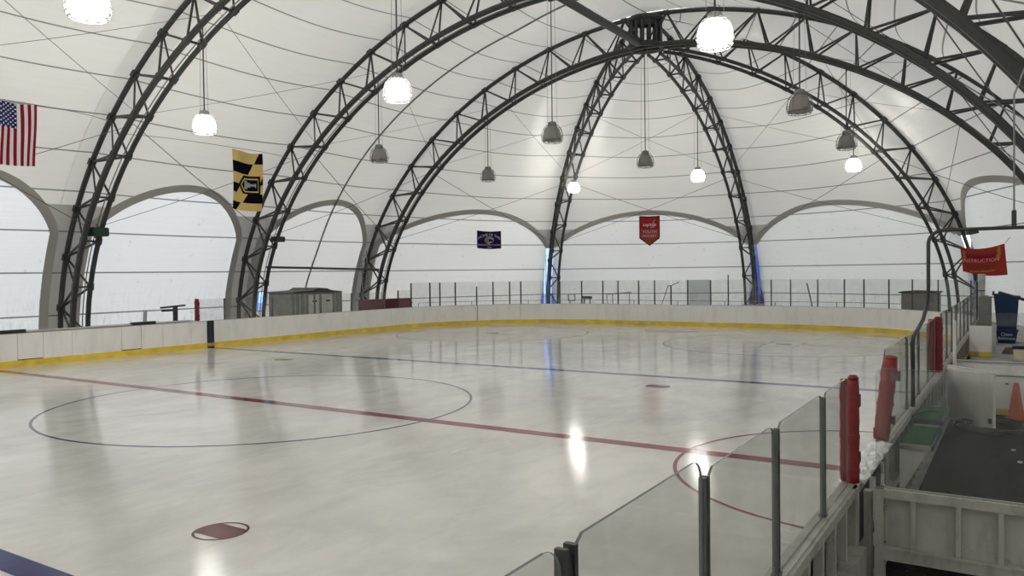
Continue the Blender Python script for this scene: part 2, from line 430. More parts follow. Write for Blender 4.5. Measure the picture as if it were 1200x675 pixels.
# hub
hub = empty('truss_hub', (XC, HY, 13.0), 'round dark steel hub where the roof trusses meet at the top of the dome', 'truss hub')
for nm, zc, rr in (('upper_ring', 14.42, .72), ('lower_ring', 13.2, .74)):
    MB().tube([(XC + rr * math.cos(2 * PI * k / 28), HY + rr * math.sin(2 * PI * k / 28), zc) for k in range(28)], .13, 8, closed=True).build(nm, M['steel'], hub)
m = MB(); m.lathe([(.02, 14.40), (.74, 14.40), (.74, 14.52), (.02, 14.52)], (XC, HY, 0), 28); m.build('top_plate', M['steel'], hub)
m = MB()
for k in range(6): t = PI * k / 6; m.beam((XC - .7 * math.cos(t), HY - .7 * math.sin(t), 13.2), (XC + .7 * math.cos(t), HY + .7 * math.sin(t), 13.2), .07)
m.build('ring_spokes', M['steel'], hub)
for k in range(14):
    t = 2 * PI * k / 14; MB().beam((XC + .7 * math.cos(t), HY + .7 * math.sin(t), 13.2), (XC + .7 * math.cos(t), HY + .7 * math.sin(t), 14.42), .11).build('upright', M['steel'], hub)
for (ya, yb, lb) in ((13.85, 21.5, 'dark round ridge beam running overhead from the hub to the next arch'), (5.2, 13.25, 'dark round ridge beam between the two nearer arches, above the picture top')):
    r = empty('ridge_beam', (XC, ya, 13.2), lb, 'beam')
    MB().tube([(XC, ya, 13.2), (XC, yb, 13.2)], .17, 10).build('tube', M['steel'], r)
    m = MB(); m.lathe([(.26, -.02), (.26, .02)], (0, 0, 0), 4)
    q_ = MB().beam((XC, ya - .05, 13.2), (XC, ya + .03, 13.2), .5).build('end_plate', M['steel'], r)

# membrane
ARCS = 4.75; ARCT = 7.25       # spring and apex of the wall arches along the profile
def base_pt(bay, u, s, off=0.):
    (ca, da), (cb, db), sag, cen = bay
    r, z = at(MEM, s)
    p = P3(ca, da, r, z).lerp(P3(cb, db, r, z), u)
    inw = (Vector(cen) - p).normalized()
    k = min(1, max(0, s / 5)); k = k * k * (3 - 2 * k)
    k *= max(0., min(1., (ML - s) / 6 + .25))
    return p + inw * (sag * math.sin(PI * u) * k + off)
def arc_s(t):      # t -1..1 across the opening
    return ARCS + (ARCT - ARCS) * max(0., 1 - t * t) ** .78
def roof_bay(bay, name, u0, gapL, gapR):
    (ca, da), (cb, db), sag, cen = bay
    W = (P3(ca, da, 18, 0) - P3(cb, db, 18, 0)).length
    ob = MB(); ob.uv = []
    NV = 34
    groups = [('L', [0, u0 * .5, u0 + .004]), ('M', [.5 - .5 * (1 - 2 * u0) * math.cos(PI * i / 24) for i in range(25)]), ('R', [1 - u0 - .004, 1 - u0 * .5, 1])]
    for gk, us in groups:
        cols = []
        for u in us:
            if gk == 'M': s0 = arc_s(max(-1, min(1, (u - .5) / (.5 - u0))))
            else: s0 = ARCS * .97 if (gk == 'L' and gapL) or (gk == 'R' and gapR) else 0
            col = []
            for j in range(NV + 1):
                s = s0 + (ML - s0) * j / NV
                col.append(len(ob.v)); ob.v.append(tuple(base_pt(bay, u, s, 0 if gk == 'M' else -.015))); ob.uv.append((u * W, s))
            cols.append(col)
        for i in range(len(us) - 1):
            for j in range(NV):
                ob.f.append((cols[i][j], cols[i + 1][j], cols[i + 1][j + 1], cols[i][j + 1])); ob.mi.append(0)
    o = ob.build(name, M['funnel'], smooth=True); tag(o, kind='structure'); return o
def wall_bay(bay, name, u0, mt, holes=()):
    (ca, da), (cb, db), sag, cen = bay
    W = (P3(ca, da, 18, 0) - P3(cb, db, 18, 0)).length
    ob = MB(); ob.uv = []
    us = [u0 * .82] + [.5 - .5 * (1 - 2 * u0) * math.cos(PI * i / 24) for i in range(25)] + [1 - u0 * .82]
    for h in holes: us += [h[0], h[1]]
    us = sorted(set(us)); cols = []; NV = 16
    for u in us:
        t = max(-1, min(1, (u - .5) / (.5 - u0))); s1 = arc_s(t) + .12
        ss = sorted([s1 * j / NV for j in range(NV + 1)]) if not holes else None
        if holes:
            h = holes[0]
            ss = [0, h[2] * .5, h[2], (h[2] + h[3]) / 2, h[3]] + [h[3] + (s1 - h[3]) * j / (NV - 4) for j in range(1, NV - 3)]
        cols.append([(len(ob.v) + j) for j in range(len(ss))])
        for s in ss: ob.v.append(tuple(base_pt(bay, u, s, -.06))); ob.uv.append((u * W, s))
    for i in range(len(us) - 1):
        for j in range(len(cols[0]) - 1):
            if holes:
                uc = (us[i] + us[i + 1]) / 2; h = holes[0]
                if h[0] < uc < h[1] and j in (2, 3): continue
            ob.f.append((cols[i][j], cols[i + 1][j], cols[i + 1][j + 1], cols[i][j + 1])); ob.mi.append(0)
    o = ob.build(name, mt, smooth=True); tag(o, kind='structure'); return o
def belt(bay, u0, label, wd=.36, legs=(True, True)):
    (ca, da), (cb, db), sag, cen = bay
    W = (P3(ca, da, 18, 0) - P3(cb, db, 18, 0)).length
    # centre line in (u*W, s)
    line = []
    if legs[0]: line += [(u0 * W, s) for s in (0, 1, 2, 3, 4)]
    n = 40
    for i in range(n + 1):
        u = .5 - .5 * (1 - 2 * u0) * math.cos(PI * i / n); line.append((u * W, arc_s((u - .5) / (.5 - u0))))
    if legs[1]: line += [((1 - u0) * W, s) for s in (4, 3, 2, 1, 0)]
    vs = []; m = MB()
    for i, (a, b) in enumerate(line):
        p0 = line[max(0, i - 1)]; p1 = line[min(len(line) - 1, i + 1)]
        dx, dy = p1[0] - p0[0], p1[1] - p0[1]; L = math.hypot(dx, dy) or 1; nx, ny = -dy / L * wd / 2, dx / L * wd / 2
        for sg, off in ((-1, .03), (1, .03), (1, .06), (-1, .06)):
            vs.append(base_pt(bay, (a + nx * sg) / W, b + ny * sg, off))
    fs = []
    for i in range(len(line) - 1):
        for k in range(4): fs.append((i * 4 + k, i * 4 + (k + 1) % 4, (i + 1) * 4 + (k + 1) % 4, (i + 1) * 4 + k))
    m.add(vs, fs); m.uv = [(.5, .5)] * len(m.v); o = m.build('arch_belt', M['belt'], smooth=False)
    tag(o, label, 'belt', 'grey arched belts over the wall panels'); return o

YS = [-21.01, -12.34, -3.67, 5.0, 13.67, HY]
bays = []
for i in range(5):
    a, b = YS[i], YS[i + 1]
    for d, sd in ((DL, 'left'), (DR, 'right')):
        bays.append((((a, d), (b, d), .60, (XC, (a + b) / 2, 3)), 'barrel', i, sd))
dome = [(DL, D45), (D45, D90), (D90, D135), (D135, DR)]
for i, (da, db) in enumerate(dome):
    bays.append((((HY, da), (HY, db), .75, (XC, HY, 3)), 'dome', i, ''))
labels = {('barrel', 3, 'left'): 'grey belt arching over the pale wall between the two hanging flags at left',
          ('barrel', 2, 'left'): 'grey belt arching over the wall panel at the far left edge, under the striped flag',
          ('barrel', 4, 'left'): 'grey belt arching over the wall behind the metal cabinet',
          ('barrel', 4, 'right'): 'tan belt arching over the right wall above the blue bins',
          ('barrel', 3, 'right'): 'grey belt on the right wall beyond the picture edge',
          ('barrel', 2, 'right'): 'grey belt on the right wall level with the camera',
          ('dome', 0, ''): 'grey belt arching above the small purple banner',
          ('dome', 1, ''): 'grey belt arching above the red pennant',
          ('dome', 2, ''): 'grey belt arching over the far wall between pennant and orange banner',
          ('dome', 3, ''): 'tan belt arching over the wall just right of the orange banner'}
for bay, kind, i, sd in bays:
    if kind == 'barrel':
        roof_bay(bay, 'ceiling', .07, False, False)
        hol = ()
        if i == 4 and sd == 'left': hol = ((.075, .20, 1.05, 2.05),)
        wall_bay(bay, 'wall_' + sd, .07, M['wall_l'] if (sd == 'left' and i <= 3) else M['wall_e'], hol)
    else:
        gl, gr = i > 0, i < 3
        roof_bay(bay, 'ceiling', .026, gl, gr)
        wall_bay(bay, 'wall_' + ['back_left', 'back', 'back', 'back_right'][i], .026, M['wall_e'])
    if (kind, i, sd) in labels: belt(bay, .07 if kind == 'barrel' else .026, labels[(kind, i, sd)], legs=(kind == 'barrel' or i == 0, kind == 'barrel' or i == 3))
# tinted panes added to colour daylight in the open gaps behind the radial trusses
for n_, (d, nb) in enumerate(((D45, 0), (D90, 1), (D135, 2))):
    t = Vector((-d[1], d[0], 0)); c0 = P3(HY, d, 18.12, 0); m = MB()
    o_ = Vector((d[0], d[1], 0)) * .02
    vs = []
    for z in (0, 4.9):
        rr, zz = 18.2, z
        for sg in (-1, 1):
            for oo in (-1, 1): vs.append(c0 + t * sg * .55 + o_ * oo + Vector((0, 0, z)))
    m.add(vs, [(0, 1, 3, 2), (4, 6, 7, 5), (0, 4, 5, 1), (2, 3, 7, 6), (0, 2, 6, 4), (1, 5, 7, 3)])
    o = m.build('window_%d' % (n_ + 1), M['vinyl'] if n_ == 0 else M['vinyl_d']); tag(o, kind='structure')  # added pane tinting the open gap, darker at the last two trusses
    m = MB()
    for z in (1.2, 2.6, 4.0): m.beam(c0 - t * .5 - o_ * 3 + Vector((0, 0, z)), c0 + t * .5 - o_ * 3 + Vector((0, 0, z)), .03)
    m.beam(c0 + t * .12 - o_ * 3, c0 + t * .12 - o_ * 3 + Vector((0, 0, 4.9)), .05)
    m.build('window_bar', M['alu'], o)
# low clear window in the left wall beside the second arch leg
b4 = bays[8][0]
cs = [base_pt(b4, u, s, -.05) for u, s in ((.075, 1.05), (.20, 1.05), (.20, 2.05), (.075, 2.05))]
m = MB(); cin = Vector((.03, 0, 0)); m.add([c for c in cs] + [c + cin for c in cs], [(0, 1, 2, 3), (7, 6, 5, 4), (0, 4, 5, 1), (1, 5, 6, 2), (2, 6, 7, 3), (3, 7, 4, 0)])
o = m.build('window_4', M['vinyl']); tag(o, kind='structure')
m = MB()
for k in range(4): m.beam(cs[k] + cin, cs[(k + 1) % 4] + cin, .06)
m.beam((cs[0] + cs[1]) / 2 + cin, (cs[2] + cs[3]) / 2 + cin, .06); m.build('window_frame', M['grey'], o)
# closed near end of the tent (behind the camera)
m = MB(); poly = []
for i in range(25): r, z = at(MEM, ML * i / 24); poly.append((XC - r, z))
for i in range(23, -1, -1): r, z = at(MEM, ML * i / 24); poly.append((XC + r, z))
m.prism(poly, -21.3, -21.27, axis=1); m.f = m.f[:1]; m.mi = m.mi[:1]; m.uv = [(v[0], v[2]) for v in m.v]; o = m.build('wall_near', M['wall_e']); tag(o, kind='structure')

# horizontal / arched pipes on the membrane
arcp = [base_pt(b4, .47 + .02 * i / 30, 1.9 + (ML - 1.9) * i / 30, .10) for i in range(31)]
o = MB().tube(arcp, .045, 6).build('conduit_pipe', M['galv']); tag(o, 'thin grey pipe curving up the roof lining from the metal cabinet', 'pipe')

# ------------------------------------------------------------------ floor and ice
def rink_path(W=13.0, E=27.2, R=8.0, y0=-20.0):
    pts = []; y = y0
    n = int((E - R - y0) / .3); pts += [(-W, y0 + (E - R - y0) * i / n) for i in range(n)]
    pts += [(-W + R - R * math.cos(PI / 2 * i / 40), E - R + R * math.sin(PI / 2 * i / 40)) for i in range(40)]
    n = int((2 * W - 2 * R) / .3); pts += [(-W + R + (2 * W - 2 * R) * i / n, E) for i in range(n)]
    pts += [(W - R + R * math.sin(PI / 2 * i / 40), E - R + R * math.cos(PI / 2 * i / 40)) for i in range(40)]
    n = int((E - R - y0) / .3); pts += [(W, E - R + (y0 - E + R) * i / n) for i in range(n + 1)]
    return pts
RP = rink_path(); RL = [0]
for i in range(1, len(RP)): RL.append(RL[-1] + math.dist(RP[i], RP[i - 1]))
def rp(s, off=0.):
    s = max(0, min(RL[-1] - 1e-6, s)); lo, hi = 0, len(RL) - 1
    while hi - lo > 1:
        m_ = (lo + hi) // 2
        if RL[m_] <= s: lo = m_
        else: hi = m_
    t = (s - RL[lo]) / (RL[hi] - RL[lo]); a, b = RP[lo], RP[hi]
    dx, dy = b[0] - a[0], b[1] - a[1]; L = math.hypot(dx, dy)
    return Vector((a[0] + dx * t - dy / L * off, a[1] + dy * t + dx / L * off, 0))
SL = 19.2 + 20.0                    # path length at end of left straight
SC = PI / 2 * 8; SE = SL + SC + 10; SR = SE + SC      # corners
def s_left(y): return y + 20.0
def s_right(y): return SR + (19.2 - y)
def near_s(x, y):
    return min(range(0, len(RP)), key=lambda i: (RP[i][0] - x) ** 2 + (RP[i][1] - y) ** 2)
def strip(m, s0, s1, o0, o1, z0, z1, mi=0, step=.35):
    n = max(1, int(math.ceil((s1 - s0) / step))); vs = []; fs = []
    for i in range(n + 1):
        s = s0 + (s1 - s0) * i / n; a = rp(s, o0); b = rp(s, o1)
        vs += [(a.x, a.y, z0), (b.x, b.y, z0), (b.x, b.y, z1), (a.x, a.y, z1)]
    for i in range(n):
        for k in range(4): fs.append((i * 4 + k, i * 4 + (k + 1) % 4, (i + 1) * 4 + (k + 1) % 4, (i + 1) * 4 + k))
    fs += [(0, 1, 2, 3), (n * 4 + 3, n * 4 + 2, n * 4 + 1, n * 4)]
    return m.add(vs, fs, mi)

m = MB(); poly = [(x, y) for x, y in RP]
m.prism(poly, -.12, 0.0, axis=2); ice = m.build('floor_ice', M['ice']); tag(ice, kind='structure')
m = MB(); n = len(RP); vs = []; fs = []
for i in range(0, n): a = rp(RL[i], .0); b = rp(RL[i], 24 if i < 0 else 22); vs += [(a.x, a.y, .12), (b.x, b.y, .12)]
for i in range(n - 1): fs.append((2 * i, 2 * i + 1, 2 * i + 3, 2 * i + 2))
m.add(vs, fs)
fl = m.build('floor', M['concrete']); tag(fl, kind='structure')
m = MB(); m.box(-60, 60, -60, 90, -.5, -.3); o = m.build('floor_ground', M['concrete']); tag(o, kind='structure')

# paint in the ice (children of the ice sheet)
def paint(name, m, mt): return m.build(name, mt, ice)
ZI = .003
def flat(m, poly, z=ZI): return m.add([(x, y, z) for x, y in poly], [tuple(range(len(poly)))])
def ring(m, cx, cy, r, w_, a0=0, a1=2 * PI, n=96, z=ZI):
    vs = []; fs = []
    for i in range(n + 1):
        t = a0 + (a1 - a0) * i / n
        for rr in (r - w_ / 2, r + w_ / 2): vs.append((cx + rr * math.cos(t), cy + rr * math.sin(t), z))
    for i in range(n): fs.append((2 * i, 2 * i + 1, 2 * i + 3, 2 * i + 2))
    return m.add(vs, fs)
def rect(x0, x1, y0, y1): return [(x0, y0), (x1, y0), (x1, y1), (x0, y1)]
paint('centre_line', flat(MB(), rect(-12.98, 12.98, -.15, .15)), M['ice_red'])
paint('blue_line', flat(MB(), rect(-12.98, 12.98, 7.90, 8.20)), M['ice_blue'])
paint('blue_line', flat(MB(), rect(-12.98, 12.98, -8.20, -7.90)), M['ice_blue'])
paint('centre_circle', ring(MB(), 0, 0, 4.57, .055, z=.0045), M['ice_navy'])
m = MB(); flat(m, [(.17 * math.cos(2 * PI * k / 24), .17 * math.sin(2 * PI * k / 24)) for k in range(24)], .006); paint('centre_spot', m, M['ice_navy'])
paint('referee_crease', ring(MB(), 12.85, 0, 3.02, .055, PI / 2, 3 * PI / 2, z=.0045), M['ice_red'])
def spot(cx, cy, mt):
    m = MB(); ring(m, cx, cy, .29, .03, z=.004)
    pts = []
    for k in range(13): t = -.66 + 1.32 * k / 12; pts.append((cx + .29 * math.cos(t), cy + .29 * math.sin(t)))
    for k in range(13): t = PI - .66 + 1.32 * k / 12; pts.append((cx + .29 * math.cos(t), cy + .29 * math.sin(t)))
    flat(m, pts, .0035); paint('faceoff_spot', m, mt)
for cx, cy in ((6.74, 6.33), (-6.74, 6.33), (6.74, -6.33)): spot(cx, cy, M['ice_dred'])
for cx in (-6.7, 6.7):
    paint('end_zone_circle', ring(MB(), cx, 18.9, 4.5, .055), M['ice_faint'])
    m = MB()
    if cx > 0:
        for a in (-1, 1):
            for b in (-1, 1):
                flat(m, rect(cx + min(a * .6, a * 1.8), cx + max(a * .6, a * 1.8), 18.9 + b * .23 - .025, 18.9 + b * .23 + .025)); flat(m, rect(cx + a * .6 - .025, cx + a * .6 + .025, 18.9 + (b * .23 if b > 0 else -1.1), 18.9 + (1.1 if b > 0 else -.23)), .0034)
        paint('hash_marks', m, M['ice_faint'])
    spot(cx, 18.9, M['ice_dred'] if cx < 0 else M['ice_faint'])
m = MB(); flat(m, [(.35 + 1.4 * math.cos(PI + PI * k / 20), 23.9 + 1.3 * math.sin(PI + PI * k / 20)) for k in range(21)]); paint('goal_crease', m, M['ice_crease'])
paint('goal_line', flat(MB(), rect(-12.0, 12.0, 23.9, 23.95)), M['ice_faint'])

# ------------------------------------------------------------------ dasher boards
BH = 1.07
def boards(name, s0, s1, label, seams, panel_mt, dark_seams=(), doors=()):
    root = empty(name, tuple(rp((s0 + s1) / 2, .06)), label, 'rink boards')
    cuts = sorted([s0] + [c for c in seams if s0 < c < s1] + [s1])
    for a, b in zip(cuts, cuts[1:]):
        isd = any(abs(a - d[0]) < .02 for d in doors)
        m = MB(); g0 = .03 if a in dark_seams else (.012 if isd else .004); g1 = .012 if isd else .004
        strip(m, a + g0, b - g1, .0, .035, .20 if not isd else .23, BH)
        m.build('gate' if isd else 'board_panel', panel_mt, root)
    m = MB(); strip(m, s0, s1, -.012, .03, .0, .20); m.build('kick_plate', M['kick'], root)
    m = MB(); strip(m, s0, s1, .04, .06, .0, 1.04); m.build('backing', M['black'], root)
    m = MB(); strip(m, s0, s1, -.012, .13 if s0 < SR - .1 else .095, BH - (.0 if s0 < SR - .1 else .02), BH + .012); m.build('cap_rail', M['grey'] if s0 < SR - .1 else M['frame_w'], root)
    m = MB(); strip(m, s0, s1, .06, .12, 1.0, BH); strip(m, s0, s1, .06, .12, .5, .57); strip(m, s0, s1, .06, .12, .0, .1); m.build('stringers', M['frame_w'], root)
    return root
seamsL = [s_left(y) for y in (-8, -5.6, -3.2, -1.6, .84, 1.65, 2.6, 4.36, 5.12, 6.0, 7.2, 10.6, 13, 15.4, 17.8)]
left = boards('rink_boards', s_left(-10), SL, 'white boards with yellow kick plate along the left side of the ice', seamsL, M['board'],
              doors=[(s_left(.84),), (s_left(4.36),)])
seamsE = [SL + .6, SL + 2.9, SL + 5.35, SL + 7.8, SL + 10.2, SL + 12.57 + .2, SL + 15.2, SL + 17.6, SL + 20, SL + 22.4, SL + 24.8, SL + 27.2, SL + 29.6, SL + 32]
far = boards('rink_boards', SL, SR, 'white boards curving around the far end of the ice', seamsE, M['board'], dark_seams=[SL + 5.35])
right = boards('rink_boards', SR, s_right(-10.9), 'white boards along the right side, their cream ribbed back facing the camera', [s_right(y) for y in (16.8, 14.4, 12, 9.6, 7.2, 4.8, 2.4, 0, -2.4, -4.9, -7.3, -9.7)], M['board'])
m = MB(); strip(m, s_left(7.92), s_left(8.24), -.016, .0, .0, BH + .01); tag(m.build('blue_marker', M['navy'], left), 'navy blue vertical band at the blue line')
m = MB(); strip(m, s_left(7.92), s_left(8.24), -.018, -.012, .06, .19); m.build('kick_patch', M['kick_d'], left)
for a, b in ((.35, 1.12), (4.78, 5.72)):
    m = MB(); strip(m, s_left(a), s_left(b), .0, .14, BH + .02, BH + .13); tag(m.build('gate_cap', M['black'], left), 'black pad over the gate')
m = MB(); strip(m, s_left(-10), s_left(7.45), .05, .55, BH + .025, BH + .06); strip(m, s_left(-10), s_left(7.45), .5, .55, .12, BH + .06); tag(m.build('bench_shelf', M['grey'], left), 'grey shelf behind the boards')
# back ribs of the near right boards
m_all = []
y = -10.6
k = 0
while y < 14:
    if not (-5.05 < y < -3.3):
        m = MB(); m.box(13.062, 13.125 if y < -5 else 13.10, y - .03, y + .03, .12, BH - .03); m_all.append(m)
    y += .42 if y < 0 else .6; k += 1
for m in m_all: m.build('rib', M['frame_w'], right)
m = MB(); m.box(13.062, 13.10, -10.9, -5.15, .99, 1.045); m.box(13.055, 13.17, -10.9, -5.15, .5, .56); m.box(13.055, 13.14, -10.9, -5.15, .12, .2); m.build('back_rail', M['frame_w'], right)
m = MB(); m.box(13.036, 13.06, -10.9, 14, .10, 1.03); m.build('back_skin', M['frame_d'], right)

# ------------------------------------------------------------------ glass and posts
def pane(a, b, z0, z1, parent=None, mt='glass', rad=.10, th=.012, label=None):
    """upright pane with rounded top corners between floor points a and b"""
    a = Vector((a[0], a[1], 0)); b = Vector((b[0], b[1], 0)); d = (b - a); L = d.length; d.normalize(); nrm = Vector((-d.y, d.x, 0))
    pr = [(0, z0), (L, z0), (L, z1 - rad)]
    pr += [(L - rad + rad * math.cos(t * PI / 8), z1 - rad + rad * math.sin(t * PI / 8)) for t in range(1, 5)]
    pr += [(rad - rad * math.sin(t * PI / 8), z1 - rad + rad * math.cos(t * PI / 8)) for t in range(1, 5)]
    n = len(pr); m = MB()
    vs = [a + d * x + nrm * th / 2 + Vector((0, 0, z)) for x, z in pr] + [a + d * x - nrm * th / 2 + Vector((0, 0, z)) for x, z in pr]
    m.add(vs, [tuple(range(n)), tuple(range(2 * n - 1, n - 1, -1))], 0)
    root = m.build('glass_pane', M[mt], parent, loc=((a + b) / 2 + Vector((0, 0, z0))))
    if label: root['label'] = label
    e = MB(); e.add(vs, [(i, i + n, (i + 1) % n + n, (i + 1) % n) for i in range(n)], 0)
    if parent is None or True:
        me_ = e.build('pane_edge', M['glass_edge'], root)
    return root
def post(x, y, z0, z1, parent, wd=.045, mt='alu'):
    m = MB()
    for sg in (-1, 1):
        p = Vector((x, y + sg * wd * .55, 0)); m.beam(p + Vector((0, 0, z0)), p + Vector((0, 0, z1)), wd * .8, wd * .42, up=(0, 1, 0))
    m.beam((x, y, z0), (x, y, z1 - .03), wd * .45, wd * .9, up=(0, 1, 0))
    m.box(x - wd * .6, x + wd * .6, y - wd * .9, y + wd * .9, z0, z0 + .02)
    return m.build('post', M[mt], parent)
def screen(loc, label): return empty('glass_screen', loc, label, 'rink glass')
XG = 13.05; ZB = BH + .015
S1 = screen((XG, -8, ZB), 'clear glass screen nearest the camera, ending at the first red pad')
for y_ in (-9.80, -8.54, -7.32, -6.03): post(XG, y_, ZB, 2.0 if y_ < -9 else 1.93, S1, .052 if y_ < -9 else .040, 'alu_dark' if y_ < -9 else 'alu')
for a, b in ((-11.0, -9.84), (-9.76, -8.58), (-8.50, -7.36), (-7.28, -6.07), (-5.99, -5.10)): pane((XG, a), (XG, b), ZB, 2.02 if a < -9.7 else 1.96, S1)
S2 = screen((XG, 0, ZB), 'clear glass screen above the green desks, between the leaning and the far red pad')
for y_ in (-1.02, .34, 1.68): post(XG, y_, ZB, 1.97, S2, .038)
for a, b in ((-2.98, -1.06), (-.98, .30), (.38, 1.64), (1.72, 2.92)): pane((XG, a), (XG, b), ZB, 2.0, S2)
S3 = screen((XG, 10, ZB), 'clear glass screen on the right boards beyond the far red pad')
ys = [4.2, 5.5, 6.9, 8.3, 9.8, 11.4, 13.1, 15.0, 17.0]
for y_ in ys: post(XG, y_, ZB, 2.02, S3, .04)
for a, b in zip(ys, ys[1:]): pane((XG, a + .04), (XG, b - .04), ZB, 2.02, S3)
S4 = screen((-XG, 13, ZB), 'low clear glass screen on the left boards, from the small red pad to the corner')
yl = [8.80, 11.25, 13.7, 15.40, 16.10, 18.45]; prev = 7.62
for y_ in yl:
    post(-XG, y_, ZB, 1.95, S4, .045); pane((-XG, prev + .03), (-XG, y_ - .03), ZB, 1.95, S4, 'glass_far', rad=.04); prev = y_
S5 = screen((0, 27.26, ZB), 'long clear glass screen with slim dark posts curving around the far end')
pe = [(-12.99, 19.58), (-12.88, 20.58), (-12.64, 21.56), (-12.34, 22.39), (-11.91, 23.24), (-11.34, 24.07), (-10.68, 24.83), (-10.07, 25.39), (-9.41, 25.87), (-7.42, 26.82), (-6.32, 27.09), (-5.13, 27.20), (-3.95, 27.20), (-2.95, 27.20), (-1.90, 27.20), (-1.00, 27.20), (-.10, 27.20), (.95, 27.20), (1.95, 27.20), (4.10, 27.20), (5.13, 27.20), (6.26, 27.10), (7.36, 26.84), (8.42, 26.43), (9.46, 25.84), (10.41, 25.10), (10.98, 24.51), (11.46, 23.92)]
ps = [RL[near_s(x, y_)] for x, y_ in pe]
sA = ps[-1]; sB = s_right(17.0); ps += [sA + (sB - sA) * i / 5 for i in range(1, 5)]
for i, s_ in enumerate(ps):
    p = rp(s_, .06); h = {0: 2.0, 5: 2.1, 15: 2.1, 18: 2.62}.get(i, 2.36); post(p.x, p.y, ZB, h, S5, .05, 'alu_dark')
ps.append(sB)
for i in range(len(ps) - 1):
    a = rp(ps[i] + .035, .06); b = rp(ps[i + 1] - .035, .06)
    pane((a.x, a.y), (b.x, b.y), ZB, 2.37 if i > 0 else 2.0, S5, 'glass_grey' if i == 16 else 'glass_far', rad=.03, label='hazy grey pane' if i == 16 else None)

# ------------------------------------------------------------------ red pads
def pad(base, top, r, label, mt='red_pad', lobes=1, sep=(0, 0)):
    root = empty('red_post_pad', base, label, 'padding')
    A = Vector(base); B = Vector(top); n = 15
    for l in range(lobes):
        off = Vector((sep[0], sep[1], 0)) * (l - (lobes - 1) / 2)
        pts = [A.lerp(B, i / n) + off for i in range(n + 1)]
        rad = [r * (1 + .05 * math.sin(i * 2.1 + l)) for i in range(n + 1)]; rad[0] *= .92; rad[-1] *= .9
        MB().tube(pts, r, 14, radii=rad).build('foam_sleeve', M[mt], root, smooth=True)
        for f in (.12, .45, .82):
            c = A.lerp(B, f) + off; MB().tube([c - Vector((0, 0, .018)), c + Vector((0, 0, .018))], r * 1.09, 14).build('strap', M[mt], root)
    m = MB(); c = A.lerp(B, .8) + Vector((r + .02, 0, 0)); m.box(c.x - .02, c.x + .015, c.y - .03, c.y + .03, c.z - .05, c.z + .05)
    c = A.lerp(B, .25) + Vector((r + .02, 0, 0)); m.box(c.x - .02, c.x + .015, c.y - .03, c.y + .03, c.z - .04, c.z + .04); m.build('buckle', M['black'], root)
    tt = MB(); tt.lathe([(.01, 0), (r * .7, .0), (r * .95, .03), (r * .6, .05), (.01, .03)], tuple(B + Vector((0, 0, -.01)) + (Vector((sep[0], sep[1], 0)) * .5 if lobes > 1 else Vector((0, 0, 0)))), 12)
    tt.build('folded_top', M[mt], root)
    return root
pad((13.05, -4.98, 1.09), (13.05, -4.98, 1.93), .047, 'bright red double pad on the post at the near side of the opening', 'red_pad', 2, (.065, -.045))
pad((13.035, -3.12, 1.09), (13.11, -2.99, 1.90), .076, 'faded red pad leaning at the far side of the opening', 'red_pad_old')
pad((13.05, 3.02, 1.09), (13.05, 3.02, 1.98), .068, 'bright red double pad on the far post beyond the green desks', 'red_pad', 2, (.085, .04))
pad((-13.05, 7.52, 1.095), (-13.05, 7.52, 1.93), .09, 'small red pad on the left boards beside the navy band', 'red_pad')
# snow-covered sill across the opening
bm = bmesh.new(); bmesh.ops.create_grid(bm, x_segments=12, y_segments=40, size=.5)
for v in bm.verts:
    x = 13.06 + v.co.x * .19; y = -4.05 + v.co.y * 1.62
    e = min(1, (.5 - abs(v.co.x)) * 6, (.5 - abs(v.co.y)) * 12)
    v.co = Vector((x + .012 * math.sin(y * 17), y, 1.085 + e * (.022 + .018 * math.sin(x * 70) * math.sin(y * 23) + .01 * random.random())))
bm.verts.index_update()
m = MB(); m.add([v.co[:] for v in bm.verts], [[v.index for v in f.verts] for f in bm.faces]); bm.free()
m.box(12.975, 13.145, -4.85, -3.26, 1.05, 1.088)
o = m.build('snowy_sill', M['snow']); tag(o, 'snow-covered white sill across the opening between two red pads', 'sill')

# ------------------------------------------------------------------ foreground gate with glass (right)
GY = -4.97
g = empty('bench_gate', (13.9, GY, .12), 'cream ribbed gate panel across the bottom right, nearest the camera', 'gate')
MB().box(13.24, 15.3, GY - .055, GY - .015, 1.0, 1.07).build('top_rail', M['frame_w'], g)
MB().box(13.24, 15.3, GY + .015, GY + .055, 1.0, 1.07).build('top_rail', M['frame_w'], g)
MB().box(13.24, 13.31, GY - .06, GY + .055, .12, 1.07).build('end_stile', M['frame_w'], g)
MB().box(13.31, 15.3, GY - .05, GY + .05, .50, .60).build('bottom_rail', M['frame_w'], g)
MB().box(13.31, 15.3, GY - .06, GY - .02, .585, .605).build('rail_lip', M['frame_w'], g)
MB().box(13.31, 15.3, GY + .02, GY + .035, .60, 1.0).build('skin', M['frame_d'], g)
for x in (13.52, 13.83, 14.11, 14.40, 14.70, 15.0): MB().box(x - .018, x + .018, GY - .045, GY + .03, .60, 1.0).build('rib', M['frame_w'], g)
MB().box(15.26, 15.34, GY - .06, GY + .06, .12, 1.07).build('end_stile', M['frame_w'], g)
m = MB(); m.box(13.31, 13.335, GY - .065, GY - .055, .93, .95); m.box(13.31, 13.335, GY - .065, GY - .055, .64, .66); m.build('bolt', M['galv'], g)
pane((13.245, GY), (15.3, GY), 1.04, 2.04, g, 'glass', rad=.07)
